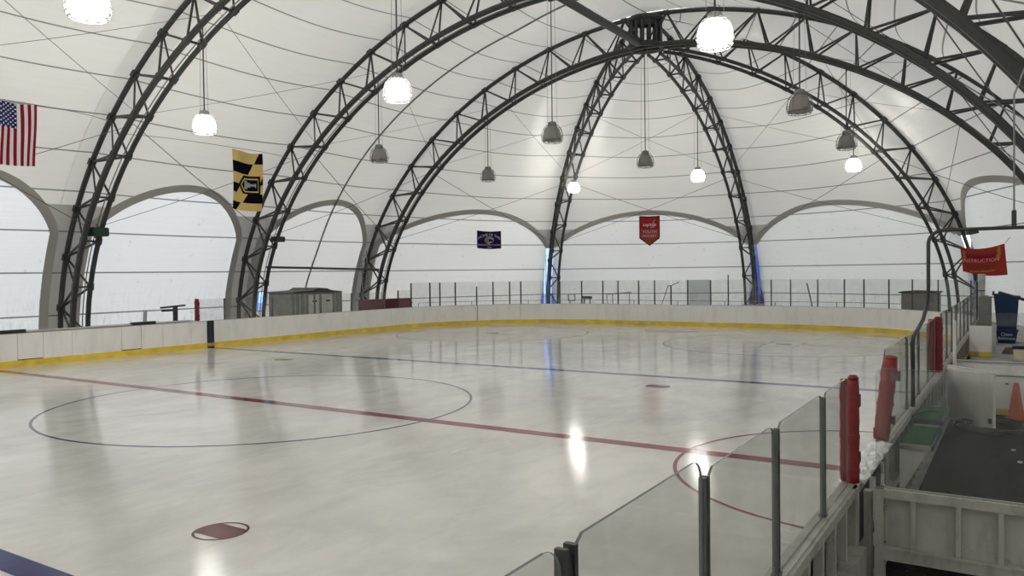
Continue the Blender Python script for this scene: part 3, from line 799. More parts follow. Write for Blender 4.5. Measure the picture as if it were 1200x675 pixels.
# jamb with splintered edge between rink opening and gate
j = empty('door_jamb', (13.18, -4.6, .12), 'cracked cream door jamb between the first red pad and the cream gate', 'jamb')
MB().box(13.075, 13.13, -5.12, -5.02, .12, 1.07).build('stile', M['frame_w'], j)
MB().box(13.15, 13.21, -4.95, -4.87, .12, 1.02).build('stile', M['frame_w'], j)
m = MB(); rj = random.Random(3)
for k in range(26):
    z = .16 + rj.random() * .82; yy = -4.82 + rj.random() * 1.1; w_ = .03 + rj.random() * .05; h_ = .04 + rj.random() * .14
    c = Vector((13.125 + rj.random() * .02, yy, z)); t = rj.uniform(-.5, .5)
    m.beam(c, c + Vector((0, math.sin(t) * h_, math.cos(t) * h_)), .025, w_)
m.build('splintered_edge', M['board_d'], j)
m = MB(); m.box(13.062, 13.115, -4.92, -3.55, .12, 1.03); m.build('painted_gap_shade', M['black'], j)  # black box paints the shade inside the gap behind the splinters
MB().box(13.062, 13.14, -3.55, -3.36, .12, 1.04).build('stile', M['frame_w'], j)
MB().box(13.075, 13.2, -5.6, -5.14, .12, .62).build('step_block', M['frame_w'], j)

# ------------------------------------------------------------------ bench floor, desks, door, partitions
m = MB(); m.box(13.2, 16.8, -5.6, 4.98, .12, .14); o = m.build('rubber_mat', M['rubber']); tag(o, 'black scuffed rubber floor mat in the bench area', 'mat')
def desk(y0, y1, z, label, x1=13.45):
    t = empty('scorer_desk', (13.2, (y0 + y1) / 2, .12), label, 'desk')
    MB().cbox(13.155, x1, y0, y1, z - .04, z, .01).build('green_top', M['green'], t)
    MB().box(13.155, x1, y0 - .02, y0, z - .055, z - .002).build('front_edge', M['frame_w'] if z < 1 else M['navy_trim'], t)
    MB().box(x1, x1 + .018, y0, y1, z - .055, z - .004).build('side_edge', M['navy_trim'], t)
    for yy in (y0 + .01, y1 - .05):
        m = MB(); m.prism([(13.155, z - .05), (x1 - .02, z - .05), (13.20, z - .48), (13.155, z - .48)], yy, yy + .03); m.build('bracket', M['board_d'], t)
    return t
desk(-2.66, -1.52, .98, 'nearer green topped desk with a white front edge, fixed to the boards')
desk(-1.36, -.32, 1.03, 'farther green topped desk with a dark blue edge, fixed to the boards')
# open bench door
dr = empty('bench_door', (13.44, 3.7, .14), 'open white bench door panel standing in front of the partition', 'door')
a = Vector((12.98 + .19, 4.12, 0)); b = Vector((13.89, 3.2, 0)); m = MB()
m.beam(a + Vector((0, 0, .62)), b + Vector((0, 0, .62)), .045, .93); m.build('panel', M['board_d'], dr)
m = MB(); m.beam(a + Vector((0, 0, 1.095)), b + Vector((0, 0, 1.095)), .05, .025); m.beam(a + Vector((0, 0, .16)), a + Vector((0, 0, 1.1)), .055); m.build('white_trim', M['white_txt'], dr)
m = MB(); c = a.lerp(b, .92); d_ = (b - a).normalized(); nn = Vector((d_.y, -d_.x, 0)); m.beam(c + nn * .03 + Vector((0, 0, .3)), c + nn * .03 + Vector((0, 0, .3)) + d_ * .06, .03, .08); m.build('latch', M['black'], dr)
# partition behind
pt = empty('partition', (15, 5.05, .12), 'white partition with a yellow foot strip behind the orange cone', 'partition')
MB().box(13.22, 16.9, 5.0, 5.06, .14, .84).build('panel', M['board_d'], pt)
MB().box(13.22, 16.9, 5.02, 5.08, .86, 1.09).build('upper_panel', M['board_d'], pt)
MB().box(13.22, 16.9, 4.985, 5.09, 1.09, 1.11).build('cap', M['grey'], pt)
MB().box(13.22, 16.9, 4.99, 5.03, .84, .86).build('lip', M['alu'], pt)
MB().box(13.22, 16.9, 4.975, 5.0, .14, .25).build('foot_strip', M['kick_d'], pt)
m = MB(); m.cbox(14.02, 14.07, 4.97, 5.0, .70, .725, .004); m.build('handle_hole', M['black'], pt)
pt = empty('partition', (13.45, 11.5, .55), 'small white partition with yellow foot strip on the raised platform', 'partition')
MB().box(13.16, 13.66, 11.5, 11.56, .68, 1.34).build('panel', M['board'], pt)
MB().box(13.16, 13.66, 11.48, 11.56, .555, .68).build('foot_strip', M['kick'], pt)
MB().box(13.66, 13.75, 11.46, 11.58, .555, 1.36).build('end_post', M['grey'], pt)
MB().box(13.28, 13.38, 11.46, 11.48, .57, .67).build('worn_patch', M['grey'], pt)
pane((13.2, 11.53), (14.6, 11.53), 1.345, 1.68, pt, 'glass', rad=.02)

# cone
cn = empty('traffic_cone', (14.19, 4.42, .14), 'orange traffic cone standing on the black mat at the right edge', 'cone')
MB().cbox(14.01, 14.37, 4.24, 4.60, .14, .172, .012).build('base', M['black'], cn)
m = MB(); m.lathe([(.145, .0), (.15, .02), (.125, .06), (.045, .60), (.035, .635), (.02, .64), (.001, .64)], (14.19, 4.42, .172), 28); m.build('cone_body', M['orange'], cn, smooth=True)

# coil of black hose
pts = []
for i in range(260):
    t = i / 259 * 2 * PI * 6.4; r = .30 + .28 * (i / 259) + .03 * math.sin(i * .37) + .05 * math.sin(t * .31)
    pts.append((13.93 + r * 1.15 * math.cos(t) + .05 * math.sin(t * .7), 3.35 + r * 1.15 * math.sin(t) + .06 * math.cos(t * .45), .165 + .028 * (1 + math.sin(t * 1.7)) + .02 * (i / 259)))
o = MB().tube(pts, .018, 6).build('hose_coil', M['black'], smooth=True); tag(o, 'coil of black hose lying on the mat in front of the cone', 'hose')
# small litter on the mat
for (x, y_, lb) in ((14.16, 1.75, 'small pale scrap on the black mat, nearest the coil'), (14.24, .95, 'small pale scrap on the black mat, nearest the right edge')):
    m = MB(); m.cbox(x - .03, x + .03, y_ - .05, y_ + .05, .14, .155, .005); o = m.build('paper_scrap', M['grey']); tag(o, lb, 'scrap')

# floor-line stick on mat
o = MB().beam((13.5, -1.2, .155), (15.8, -2.15, .155), .02, .025).build('dark_strip', M['black']); tag(o, 'thin dark strip lying across the black mat', 'strip')

# black hose hanging from the pipe and the conduit pipe
pp = empty('overhead_pipe', (13.2, 1.0, 3.38), 'dark pipe running in from the right and bending down over the boards', 'pipe')
pts = [(17.3, 1.0, 3.38), (13.32, 1.0, 3.38)] + [(13.32 - .2 * math.sin(t), 1.0, 3.18 + .2 * math.cos(t)) for t in [PI / 16 * k for k in range(1, 9)]] + [(13.12, 1.0, 2.55)]
MB().tube(pts, .027, 8).build('pipe', M['steel'], pp)
MB().tube([(14.17, 1.0, 3.38), (14.17, 1.0, 5.2), (15.5, 1.0, 9.0)], .012, 6).build('hanger_rod', M['galv'], pp)
m = MB(); m.cbox(14.14, 14.20, .96, 1.04, 3.36, 3.62, .008); m.build('clamp', M['steel'], pp)
m = MB(); m.tube([(13.6, 1.0, 3.32), (13.7, 1.0, 3.34), (13.75, 1.0, 3.35)], .03, 6); m.build('coupling', M['steel'], pp)
pts = [(13.12, 1.0, 2.6), (13.115, .98, 2.4), (13.11, .75, 2.26), (13.11, .3, 2.12), (13.11, -.4, 2.03), (13.11, -.85, 1.98), (13.115, -1.02, 1.9), (13.12, -1.03, 1.7), (13.12, -1.03, 1.4), (13.12, -1.03, 1.12)]
o = MB().tube(pts, .026, 8).build('black_hose', M['black'], smooth=True); tag(o, 'black hose hanging from the pipe and running down a glass post', 'hose')
o = MB(); o.tube([(13.17, -1.55, 1.09), (13.22, -1.45, 1.12), (13.3, -1.25, 1.12), (13.38, -1.2, 1.115)], .016, 6)
o.box(13.36, 13.4, -1.23, -1.17, 1.10, 1.13)
o = o.build('bent_rod', M['black']); tag(o, 'small black bent rod lying on the nearer desk edge', 'handle')

# ------------------------------------------------------------------ bins and clutter at right
pl = MB(); pl.box(13.2, 16.6, 9.3, 17.0, .12, .55); o = pl.build('platform', M['concrete']); tag(o, 'raised grey platform under the blue bins and the small partition', 'platform')
tb = empty('recycling_tub', (13.95, 16.0, .56), 'small blue recycling tub with white lettering under the tall blue bin', 'bin')
tb.location = (13.92, 16.1, .56)
m = MB(); x0, x1, y0, y1 = 13.64, 14.22, 15.85, 16.45
m.add([(x0 + .07, y0 + .05, .56), (x1 - .07, y0 + .05, .56), (x1 - .07, y1 - .05, .56), (x0 + .07, y1 - .05, .56), (x0, y0, .95), (x1, y0, .95), (x1, y1, .95), (x0, y1, .95)], [(3, 2, 1, 0), (4, 5, 6, 7), (0, 1, 5, 4), (1, 2, 6, 5), (2, 3, 7, 6), (3, 0, 4, 7)])
m.build('tub', M['blue_bin'], tb)
m = MB(); m.cbox(x0 - .02, x1 + .02, y0 - .02, y1 + .02, .93, .965, .008); m.build('rim', M['blue_bin'], tb)
tc_ = empty('wheeled_bin', (13.92, 16.1, .965), 'tall blue wheeled bin with its lid hanging open', 'bin')
BX = -.38
m = MB(); m.add([(14.06 + BX, 15.9, .97), (14.56 + BX, 15.9, .97), (14.56 + BX, 16.4, .97), (14.06 + BX, 16.4, .97), (13.98 + BX, 15.82, 2.0), (14.62 + BX, 15.82, 1.93), (14.62 + BX, 16.5, 1.93), (13.98 + BX, 16.5, 2.0)], [(3, 2, 1, 0), (4, 5, 6, 7), (0, 1, 5, 4), (1, 2, 6, 5), (2, 3, 7, 6), (3, 0, 4, 7)]); m.build('body', M['blue_bin'], tc_)
m = MB(); m.beam((13.94 + BX, 16.15, 2.02), (14.66 + BX, 16.15, 1.94), .74, .05); m.build('rim', M['blue_bin_d'], tc_)
m = MB(); m.beam((14.1 + BX, 16.1, 2.08), (15.1 + BX, 16.1, 1.74), .66, .07); m.build('lid', M['blue_bin_d'], tc_)
m = MB(); m.tube([(13.97 + BX, 15.8, 2.08), (13.97 + BX, 16.5, 2.08)], .03, 8); m.build('handle_bar', M['blue_bin_d'], tc_)
m = MB()
for k in range(3): m.box(14.14 + BX + .15 * k, 14.17 + BX + .15 * k, 15.83, 15.87, 1.1, 1.75)
m.build('moulded_ribs', M['blue_bin'], tc_)
m = MB(); m.box(13.46, 13.54, 15.75, 16.3, .56, 1.95); o = m.build('grey_plank', M['taupe']); tag(o, 'dark grey board standing left of the blue bins', 'board')
bx = empty('storage_box', (14.42, 11.05, .55), 'cream storage box with dark blue lid at the right edge', 'box')
MB().cbox(14.12, 14.75, 10.8, 11.25, .55, .84, .02).build('box_body', M['cream_plastic'], bx)
MB().cbox(14.09, 14.78, 10.77, 11.28, .84, .91, .02).build('lid', M['blue_bin_d'], bx)
for k in range(3):
    m = MB(); m.cbox(13.86 + .03 * k, 14.3, 12.5, 12.7, .55 + .06 * k, .605 + .06 * k, .006); o = m.build('plank', M['wood']); tag(o, ['lowest', 'middle', 'top'][k] + ' weathered plank of the short stack beside the cream box', 'plank', 'stacked planks')
cl = empty('grey_roll', (13.1, 21.0, .12), 'grey rolled tarpaulin standing behind the small partition', 'tarpaulin')
m = MB(); m.tube([(13.1, 21.0, .12), (13.08, 21.0, 1.3), (13.12, 21.02, 2.6)], .12, 10); m.build('roll', M['grey'], cl, smooth=True)
m = MB()
for z in (.6, 1.4, 2.0): m.tube([(13.1, 21.0, z - .02), (13.1, 21.0, z + .02)], .135, 10)
m.build('tie', M['alu'], cl)
m = MB(); m.cbox(13.14, 13.44, 17.7, 18.2, .12, 1.92, .03); o = m.build('grey_cabinet', M['cont']); tag(o, 'narrow grey cabinet left of the blue wheeled bin', 'cabinet')
o = MB().tube([(13.22, 4.9, .12), (13.22, 4.9, 1.85)], .03, 8).build('white_pole', M['board_d']); tag(o, 'pale upright pole at the end of the partition', 'pole')

# ------------------------------------------------------------------ left / far clutter
cab = empty('metal_cabinet', (-15.3, 15.35, .12), 'grey metal cabinet with pale double doors behind the left boards', 'cabinet')
MB().box(-16.2, -14.6, 13.72, 17.0, .12, 2.02).build('body', M['cont'], cab)
for y0, y1 in ((14.75, 15.42), (15.62, 16.3)):
    d_ = MB(); d_.box(-14.6, -14.56, y0, y1, .2, 1.9); d_ = d_.build('door', M['cont_door'], cab)
    MB().cbox(-14.56, -14.53, (y0 + y1) / 2 - .1, (y0 + y1) / 2 + .18, 1.55, 1.63, .01).build('handle', M['black'], d_)
m = MB(); m.prism([(13.6, 2.02), (17.05, 2.02), (16.2, 2.10), (15.9, 2.2), (15.3, 2.24), (15.0, 2.12), (13.9, 2.08)], -16.25, -14.5, axis=0); m.build('ragged_cover', M['steel'], cab)
m = MB()
for y0 in (13.9, 14.2, 14.5, 16.5, 16.8): m.box(-14.6, -14.575, y0, y0 + .05, .15, 1.98)
m.build('ribs', M['grey'], cab)
rb = empty('red_bin', (-14.6, 20.6, .12), 'long dark red slatted bin behind the far left corner glass', 'bin')
MB().cbox(-15.3, -14.3, 18.9, 22.1, .12, 1.5, .02).build('body', M['red_box'], rb)
m = MB()
for z in (.5, .75, 1.0, 1.25, 1.5): m.box(-14.32, -14.26, 18.85, 22.15, z - .03, z + .03)
m.build('slat', M['red_box'], rb)
eb = empty('storage_bin', (10.4, 29.2, .12), 'taupe storage bin with dark lid behind the far right glass', 'bin')
MB().cbox(9.62, 11.2, 28.9, 29.7, .12, 1.68, .02).build('body', M['taupe'], eb)
m = MB(); m.prism([(9.52, 1.68), (11.28, 1.70), (11.28, 1.76), (10.2, 1.80), (9.52, 1.74)], 28.8, 29.8); m.build('lid', M['black'], eb)
ld = empty('ladder', (-17.0, 21.5, .12), 'grey ladder leaning by the foot of the hub truss', 'ladder')
for x in (-.22, .22): MB().tube([(-17.0, 21.35 + x, .12), (-17.15, 21.35 + x, 4.2)], .03, 6).build('rail', M['galv'], ld)
for k in range(12): MB().tube([(-17.0 - .0125 * k, 21.13, .4 + k * .32), (-17.0 - .0125 * k, 21.57, .4 + k * .32)], .018, 6).build('rung', M['galv'], ld)
o = MB().tube([(-16.55, 13.9, 3.27), (-16.55, 21.9, 3.13)], .06, 8).build('cross_pipe', M['steel']); tag(o, 'dark horizontal pipe between the two left truss legs above the cabinet', 'pipe')
# low rail behind the end boards
pts = [tuple(rp(SL + 3 + (SR - SL - 9) * i / 40, 2.2) + Vector((0, 0, 1.2))) for i in range(41)]
rr = empty('low_rail', (0, 29.4, .12), 'thin grey rail running behind the far end glass', 'rail')
MB().tube(pts, .014, 6).build('rail', M['galv'], rr)
for i in range(0, 41, 4): MB().tube([(pts[i][0], pts[i][1], .12), pts[i]], .02, 6).build('upright', M['galv'], rr)
# odds and ends behind the glass
def misc(name, label, cat, f, mt):
    m = MB(); f(m); o = m.build(name, M[mt]); tag(o, label, cat); return o
misc('metal_bracket', 'grey square metal frame behind the far boards, right of the bright gap', 'frame', lambda m: [m.beam((-9.2 + .45 * a, 31, 1.05), (-9.2 + .45 * a, 31, 1.5), .07) for a in (0, 1)] + [m.beam((-9.2, 31, z), (-8.75, 31, z), .07) for z in (1.08, 1.48)] + [m.beam((-9.1, 31, .12), (-9.1, 31, 1.1), .07)], 'grey')
misc('grey_bracket', 'dark bent metal seat frame behind the far boards', 'frame', lambda m: [m.cbox(-8.2, -7.6, 30.8, 31.1, 1.2, 1.38, .03), m.beam((-8.1, 31, .12), (-8.1, 31, 1.2), .06), m.beam((-7.7, 31, .12), (-7.7, 31, 1.3), .06)], 'alu')
misc('folding_table', 'grey trestle behind the far boards, left of the tall thin post', 'trestle', lambda m: [m.beam((-6.6, 31, 1.5), (-5.0, 31, 1.6), .08), m.beam((-6.6, 31, 1.5), (-6.4, 31, .12), .05), m.beam((-6.2, 31, 1.5), (-6.2, 31, .12), .05), m.beam((-5.1, 31, 1.6), (-5.1, 31, .12), .05)], 'grey')
misc('leaning_pole', 'thin grey pole leaning behind the far right glass', 'pole', lambda m: m.tube([(5.9, 28.6, .12), (5.4, 28.9, 2.15)], .035, 6), 'alu')
misc('curved_hose', 'thin grey hose looping behind the far glass near the middle', 'hose', lambda m: m.tube([(-3.6 + .7 * math.sin(k * .16), 31.5, .12 + 1.5 * math.sin(k * .16) + .04 * k) for k in range(10)] + [(-2.7, 31.5, 2.0), (-2.2, 31.5, 2.2)], .025, 6), 'galv')
misc('wall_bracket', 'dark bent bracket beside the small red pad, behind the left boards', 'bracket', lambda m: [m.beam((-14.5, 6.9, 1.62), (-14.5, 8.0, 1.68), .07, .07), m.beam((-14.5, 6.95, 1.5), (-14.5, 7.5, 1.5), .05, .08), m.beam((-14.5, 7.55, 1.66), (-14.5, 7.55, .12), .16, .1)], 'steel')
misc('grey_stake', 'short grey upright behind the left boards, left of the dark bracket', 'stake', lambda m: m.beam((-14.5, 6.15, .12), (-14.5, 6.25, 1.55), .14, .05), 'grey')

# floodlight-like fixtures on truss legs and small boxes on the trusses
def fixture(c, s, label, mt='black', rot=0.):
    r = empty('junction_box', c, label, 'fixture'); m = MB(); m.cbox(c[0] - s[0] / 2, c[0] + s[0] / 2, c[1] - s[1] / 2, c[1] + s[1] / 2, c[2] - s[2] / 2, c[2] + s[2] / 2, .03)
    m.build('housing', M[mt], r); MB().tube([(c[0], c[1], c[2] + s[2] / 2), (c[0] - .1, c[1], c[2] + s[2] / 2 + .12)], .03, 6).build('bracket', M['steel'], r); return r
k_g = mat('dark_green_housing', (.008, .03, .018), .4); M['dgreen'] = k_g
fixture((-15.75, 5.15, 4.62), (.5, .62, .34), 'dark green box fixture on the leg of the first left truss', 'dgreen')
fixture((-15.8, 14.0, 4.60), (.4, .6, .26), 'black box fixture on the leg of the second left truss')
fixture((12.1, 4.9, 9.15), (.3, .25, .25), 'small black box on the upper right arch')
fixture((9.3, 13.55, 11.35), (.35, .3, .22), 'small black box hanging under the second arch, right of the ridge')

# ------------------------------------------------------------------ bracing cables
def cable(pts, label, rad=.014):
    o = MB().tube(pts, rad, 4).build('bracing_cable', M['cable']); tag(o, label, 'cable', 'thin bracing cables'); return o
def inner_pt(cy, d, f): r, z = at(INN, INN[1][-1] * f); return P3(cy, d, r + .2, z)
frames = [(-3.67, DL), (5.0, DL), (13.67, DL), (HY, DL), (HY, D45), (HY, D90), (HY, D135), (HY, DR), (13.67, DR), (5.0, DR), (-3.67, DR)]
fn = ['overhead arch', 'first arch', 'second arch', 'hub arch', 'left half arch', 'middle half arch', 'right half arch', 'hub arch', 'second arch', 'first arch', 'overhead arch']
for i in range(len(frames) - 1):
    a, b = frames[i], frames[i + 1]
    side_ = 'left wall' if i < 3 else ('dome' if i < 7 else 'right wall')
    for (f0, f1, lv) in ((.19, .40, 'lower'), (.42, .66, 'upper')):
        for k, (u, v) in enumerate((((*a, f0), (*b, f1)), ((*a, f1), (*b, f0)))):
            p, q2 = inner_pt(*u), inner_pt(*v)
            sagp = [p.lerp(q2, t / 8) - Vector((0, 0, .10 * math.sin(PI * t / 8))) for t in range(9)]
            cable(sagp, '%s bracing cable %s from %s to %s on the %s' % (lv, 'rising' if k == 0 else 'falling', fn[i], fn[i + 1], side_), .015 if lv == 'lower' else .009)

# ------------------------------------------------------------------ lamps
def make_lamp(lit):
    r = empty('pendant_lamp', (0, 0, 0), 'x', 'lamp')
    MB().lathe([(.001, .48), (.10, .48), (.16, .45), (.175, .32), (.15, .30), (.001, .30)], (0, 0, 0), 16).build('ballast_cap', M['galv'], r, smooth=False)
    if lit: pr = [(.15, .31), (.22, .27), (.30, .16), (.345, .0), (.35, -.12), (.33, -.18), (.25, -.22), (.001, -.24)]
    else: pr = [(.15, .31), (.22, .26), (.275, .16), (.315, .02), (.335, -.10), (.34, -.20), (.33, -.205), (.31, -.10), (.25, .12), (.13, .28)]
    MB().lathe(pr, (0, 0, 0), 24).build('bell_shade', M['bulb'] if lit else M['bell'], r, smooth=True)
    m = MB(); g_ = [(.17, .36), (.25, .32), (.33, .22), (.385, .06), (.40, -.08), (.385, -.2), (.33, -.28)]
    for k in range(10):
        t = 2 * PI * k / 10; m.tube([(rr * math.cos(t), rr * math.sin(t), z) for rr, z in g_], .010, 4)
    for rr, z in ((.33, .22), (.40, -.08), (.385, -.2), (.33, -.28), (.16, -.31)):
        m.tube([(rr * math.cos(2 * PI * k / 20), rr * math.sin(2 * PI * k / 20), z) for k in range(20)], .010, 4, closed=True)
    for k in range(5): t = 2 * PI * k / 5; m.tube([(.33 * math.cos(t), .33 * math.sin(t), -.28), (.16 * math.cos(t), .16 * math.sin(t), -.31)], .006, 4)
    m.build('wire_guard', M['galv'], r)
    return r
LAMPS = [(-.28, -3.75, 13.24, 1, 'lit caged lamp at the top left corner of the picture'),
         (8.71, -3.67, 10.94, 1, 'unseen lit caged lamp added for light above the bench side'),  # this and the next three: unseen lamps added to lift interior light
         (-8.8, -3.67, 11.0, 1, 'unseen lit caged lamp added for light over the near left ice'),
         (-.28, -12.3, 13.2, 1, 'unseen lit caged lamp added for light over the ice behind the camera'),
         (8.7, -12.3, 10.9, 1, 'unseen lit caged lamp added for light over the right boards behind the camera'),
         (-8.77, 4.90, 11.19, 1, 'lit caged lamp hanging between the striped flag and the black and gold flag'),
         (-.28, 4.90, 13.24, 1, 'lit caged lamp in the upper middle left, hanging across the second arch'),
         (-8.82, 13.55, 11.17, 0, 'unlit caged lamp just left of the lit lamp on the second arch'),
         (-9.09, 22.20, 11.03, 0, 'small unlit caged lamp under the hub arch, above the purple banner'),
         (-.28, 13.55, 13.24, 0, 'unlit caged lamp on a long rod just left of the left half arch'),
         (-.28, 22.20, 13.2, 0, 'unlit caged lamp hanging straight down from the hub'),
         (-8.36, 30.28, 9.40, 1, 'small lit caged lamp beside the left half arch'),
         (-.28, 29.30, 11.81, 1, 'small lit caged lamp left of the right half arch, above the pennant'),
         (8.71, 4.90, 10.94, 1, 'large lit caged lamp just right of the hub'),
         (8.53, 13.55, 11.03, 0, 'large unlit caged lamp right of the hub'),
         (8.40, 22.20, 11.10, 0, 'unlit caged lamp just above a lit one at the right'),
         (7.41, 29.89, 9.80, 1, 'lit caged lamp directly below an unlit one at the right')]
protos = {}
for i, (x, y_, zt, lit, lb) in enumerate(LAMPS):
    if lit not in protos:
        l_ = make_lamp(lit); protos[lit] = l_; l_.location = (x, y_, 7.93)
    else: l_ = copy_tree(protos[lit], (x, y_, 7.93)); 
    for ch in [c for c in l_.children if c.name.startswith(('hanging_rod', 'stay_wire'))]: bpy.data.objects.remove(ch)
    l_['label'] = lb; l_['group'] = 'caged pendant lamps'
for l_, (x, y_, zt, lit, lb) in zip([o for o in COL.objects if o.name.startswith('pendant_lamp')], LAMPS):
    pass
lamps = sorted([o for o in COL.objects if o.name.startswith('pendant_lamp')], key=lambda o: o.name)
for o in lamps:
    zt = [L for L in LAMPS if L[4] == o['label']][0][2]
    x, y_, z = o.location
    MB().tube([(x, y_, z + .5), (x, y_, zt)], .022, 6).build('hanging_rod', M['rod'], o)
    m = MB(); m.tube([(x - .2, y_, z + .45), (x - .14, y_, zt)], .006, 4); m.tube([(x + .2, y_, z + .45), (x + .14, y_, zt)], .006, 4); m.build('stay_wire', M['galv'], o)

# ------------------------------------------------------------------ flags and banners
def grid_flag(name, fn, nu, nv, pos, mats, label, th=.004):
    """cloth: pos(u,v) -> point, fn(u,v) -> material index; v runs downward; two-sided with thickness"""
    m = MB(); vs = []
    for j in range(nv + 1):
        for i in range(nu + 1): vs.append(pos(i / nu, j / nv))
    fs = []; mi = []
    c = len(vs)
    nrm = (vs[nu] - vs[0]).cross(vs[(nu + 1) * nv] - vs[0]).normalized() * th
    vs2 = vs + [v + nrm for v in vs]
    for j in range(nv):
        for i in range(nu):
            k = fn((i + .5) / nu, (j + .5) / nv)
            if k < 0: continue
            a = j * (nu + 1) + i; q4 = (a, a + 1, a + nu + 2, a + nu + 1)
            fs.append(q4); mi.append(k); fs.append(tuple(x + c for x in reversed(q4))); mi.append(k)
    m.v = [tuple(v) for v in vs2]; m.f = fs; m.mi = mi
    me_o = m.build(name, mats, smooth=False, loc=tuple(vs[0]))
    return me_o
def cloth(name, col, rough=.8):
    k = NT(name); tc = k.n('ShaderNodeTexCoord'); f = k.noise(tc.outputs['Object'], 4, 4)
    d = k.n('ShaderNodeBsdfDiffuse'); k.l(k.mix(k.ramp(f, (.3, 0), (.7, 1)), tuple(c * .88 for c in col), col), d.inputs[0])
    t = k.n('ShaderNodeBsdfTranslucent'); t.inputs[0].default_value = tuple(col) + (1,)
    m = k.n('ShaderNodeMixShader'); m.inputs[0].default_value = .15; k.l(d.outputs[0], m.inputs[1]); k.l(t.outputs[0], m.inputs[2]); k.l(m.outputs[0], k.out.inputs[0]); return k.m
F_red, F_white, F_blue = cloth('flag_red', (.28, .012, .035)), cloth('flag_white', (.75, .73, .72)), cloth('flag_blue', (.02, .03, .12))
F_gold, F_black, F_grey = cloth('flag_gold', (.72, .54, .20)), cloth('flag_black', (.008, .008, .012)), cloth('flag_grey', (.32, .36, .38))
# striped flag, hung vertically: stripes run downward, blue field top left
def us(u, v):
    x = u * 13; st = int(x)
    if u < 7 / 13 and v < .40:
        gx = (u / (7 / 13)) * 9; gy = (v / .40) * 11
        i, j = int(gx), int(gy)
        fx, fy = gx - i - .5, gy - j - .5
        if (i + j) % 2 == 0 and fx * fx + fy * fy < .12: return 1
        return 2
    return 0 if (12 - st) % 2 == 0 else 1
def us_pos(u, v):
    return Vector((-13.2 + .05 * math.sin(u * 9 + v * 2) + .03 * math.sin(v * 5), .40 + 1.31 * u - .05 * v * (1 if u > .5 else .8), 8.58 - .05 * math.sin(u * PI) - 2.02 * v + .02 * u))
o = grid_flag('striped_flag', us, 78, 88, us_pos, [F_red, F_white, F_blue], ''); tag(o, 'red and white striped flag with a starry blue field, hanging at the left edge', 'flag')
# black and gold flag
def cf(u, v):
    # shield in the middle
    x, y = u - .60, v - .555
    def hexs(a, b): # pointed to the left
        return abs(y) < b and x < a * .98 and x > -a * 1.25 + abs(y) / b * a * .55
    if hexs(.27, .135):
        if not hexs(.245, .118): return 0 if False else 1
        if hexs(.245, .118) and not hexs(.215, .098): return 0
        # pale monument on its side
        if -.16 < x < -.09 and abs(y) < .075: return 2
        if -.09 <= x < .14 and abs(y) < .022 + .02 * (1 if x < 0 else 0): return 2
        if .14 <= x < .17 and abs(y) < .035: return 2
        return 1
    if hexs(.31, .155): return 1
    bands = [(0, .185, .90), (.185, .375, .72), (.375, .555, 1.02), (.555, .71, .30), (.71, .865, .52), (.865, 1.01, .30)]
    for k, (a, b, s) in enumerate(bands):
        if a <= v < b:
            t = (v - a) / (b - a); edge = s - .16 * t
            left = u < edge
            return (0 if left else 1) if k % 2 == 0 else (1 if left else 0)
    return 0
def cf_pos(u, v): return Vector((-13.2 + .07 * math.sin(u * 7 + v * 3), 9.43 + 1.53 * u - .02 * v, 8.14 - .07 * math.sin(u * PI * .9) - .02 * u - 2.47 * v))
o = grid_flag('checked_flag', cf, 60, 96, cf_pos, [F_gold, F_black, F_grey], ''); tag(o, 'black and gold checked flag with a shield, hanging beside the second left truss', 'flag')
for (ya, yb, z, lb) in ((-3.6, 4.8, 8.66, 'thin cable that carries the striped flag'), (5.0, 13.4, 8.24, 'thin cable that carries the black and gold flag')):
    pts = [(-13.2 - 1.0 * abs(2 * t / 10 - 1) ** 3, ya + (yb - ya) * t / 10, z - .05 * math.sin(PI * t / 10)) for t in range(11)]
    o = MB().tube(pts, .012, 4).build('flag_cable', M['cable']); tag(o, lb, 'cable')

def text_part(txt, size, mt, parent, origin, ex, ey, name='lettering', label=None, arc=0., squash=1.):
    """flat lettering: centre at origin, x along ex, y along ey (world), extruded slightly"""
    cu = bpy.data.curves.new('t', 'FONT'); cu.body = txt; cu.size = size; cu.align_x = 'CENTER'; cu.align_y = 'CENTER'; cu.extrude = .004
    to = bpy.data.objects.new('t', cu); COL.objects.link(to)
    dg = bpy.context.evaluated_depsgraph_get(); dg.update()
    me = bpy.data.meshes.new_from_object(to.evaluated_get(dg)); bpy.data.objects.remove(to); bpy.data.curves.remove(cu)
    me.materials.clear(); me.materials.append(mt)
    ex = Vector(ex).normalized(); ey = Vector(ey).normalized(); ez = ex.cross(ey); o0 = Vector(origin); pl_ = world_loc(parent)
    for v in me.vertices:
        x, y, z = v.co; x *= squash; yy = y - arc * x * x
        v.co = o0 + ex * x + ey * yy + ez * z - pl_
    me.name = name; o = bpy.data.objects.new(name, me); COL.objects.link(o); o.parent = parent
    if label: o['label'] = label
    return o
# purple banner on the far left wall
A_ = Vector((-13.22, 26.98, 5.43)); B_ = Vector((-12.55, 28.59, 5.52)); exd = (B_ - A_); exd.z = 0; Wp = exd.length; exd.normalize(); nin = Vector((exd.y, -exd.x, 0))
F_purple = cloth('purple_vinyl', (.025, .015, .055))
def pp_(u, v): return A_ + exd * Wp * u + Vector((0, 0, -.05 * math.sin(PI * u) - 1.07 * v))
pb = grid_flag('purple_banner', lambda u, v: 0, 16, 12, pp_, [F_purple], ''); tag(pb, 'small dark purple banner with white lettering on the far left wall', 'banner')
o0 = A_ + exd * Wp / 2 + nin * .015
up = Vector((0, 0, 1))
text_part('HOME OF THE', .235, M['pale_txt'], pb, o0 - up * .26, exd, up, arc=.35, squash=1.05)
text_part('NORTHEASTERN P.C. HOCKEY', .135, M['pale_txt'], pb, o0 - up * .87, exd, up, squash=.86)
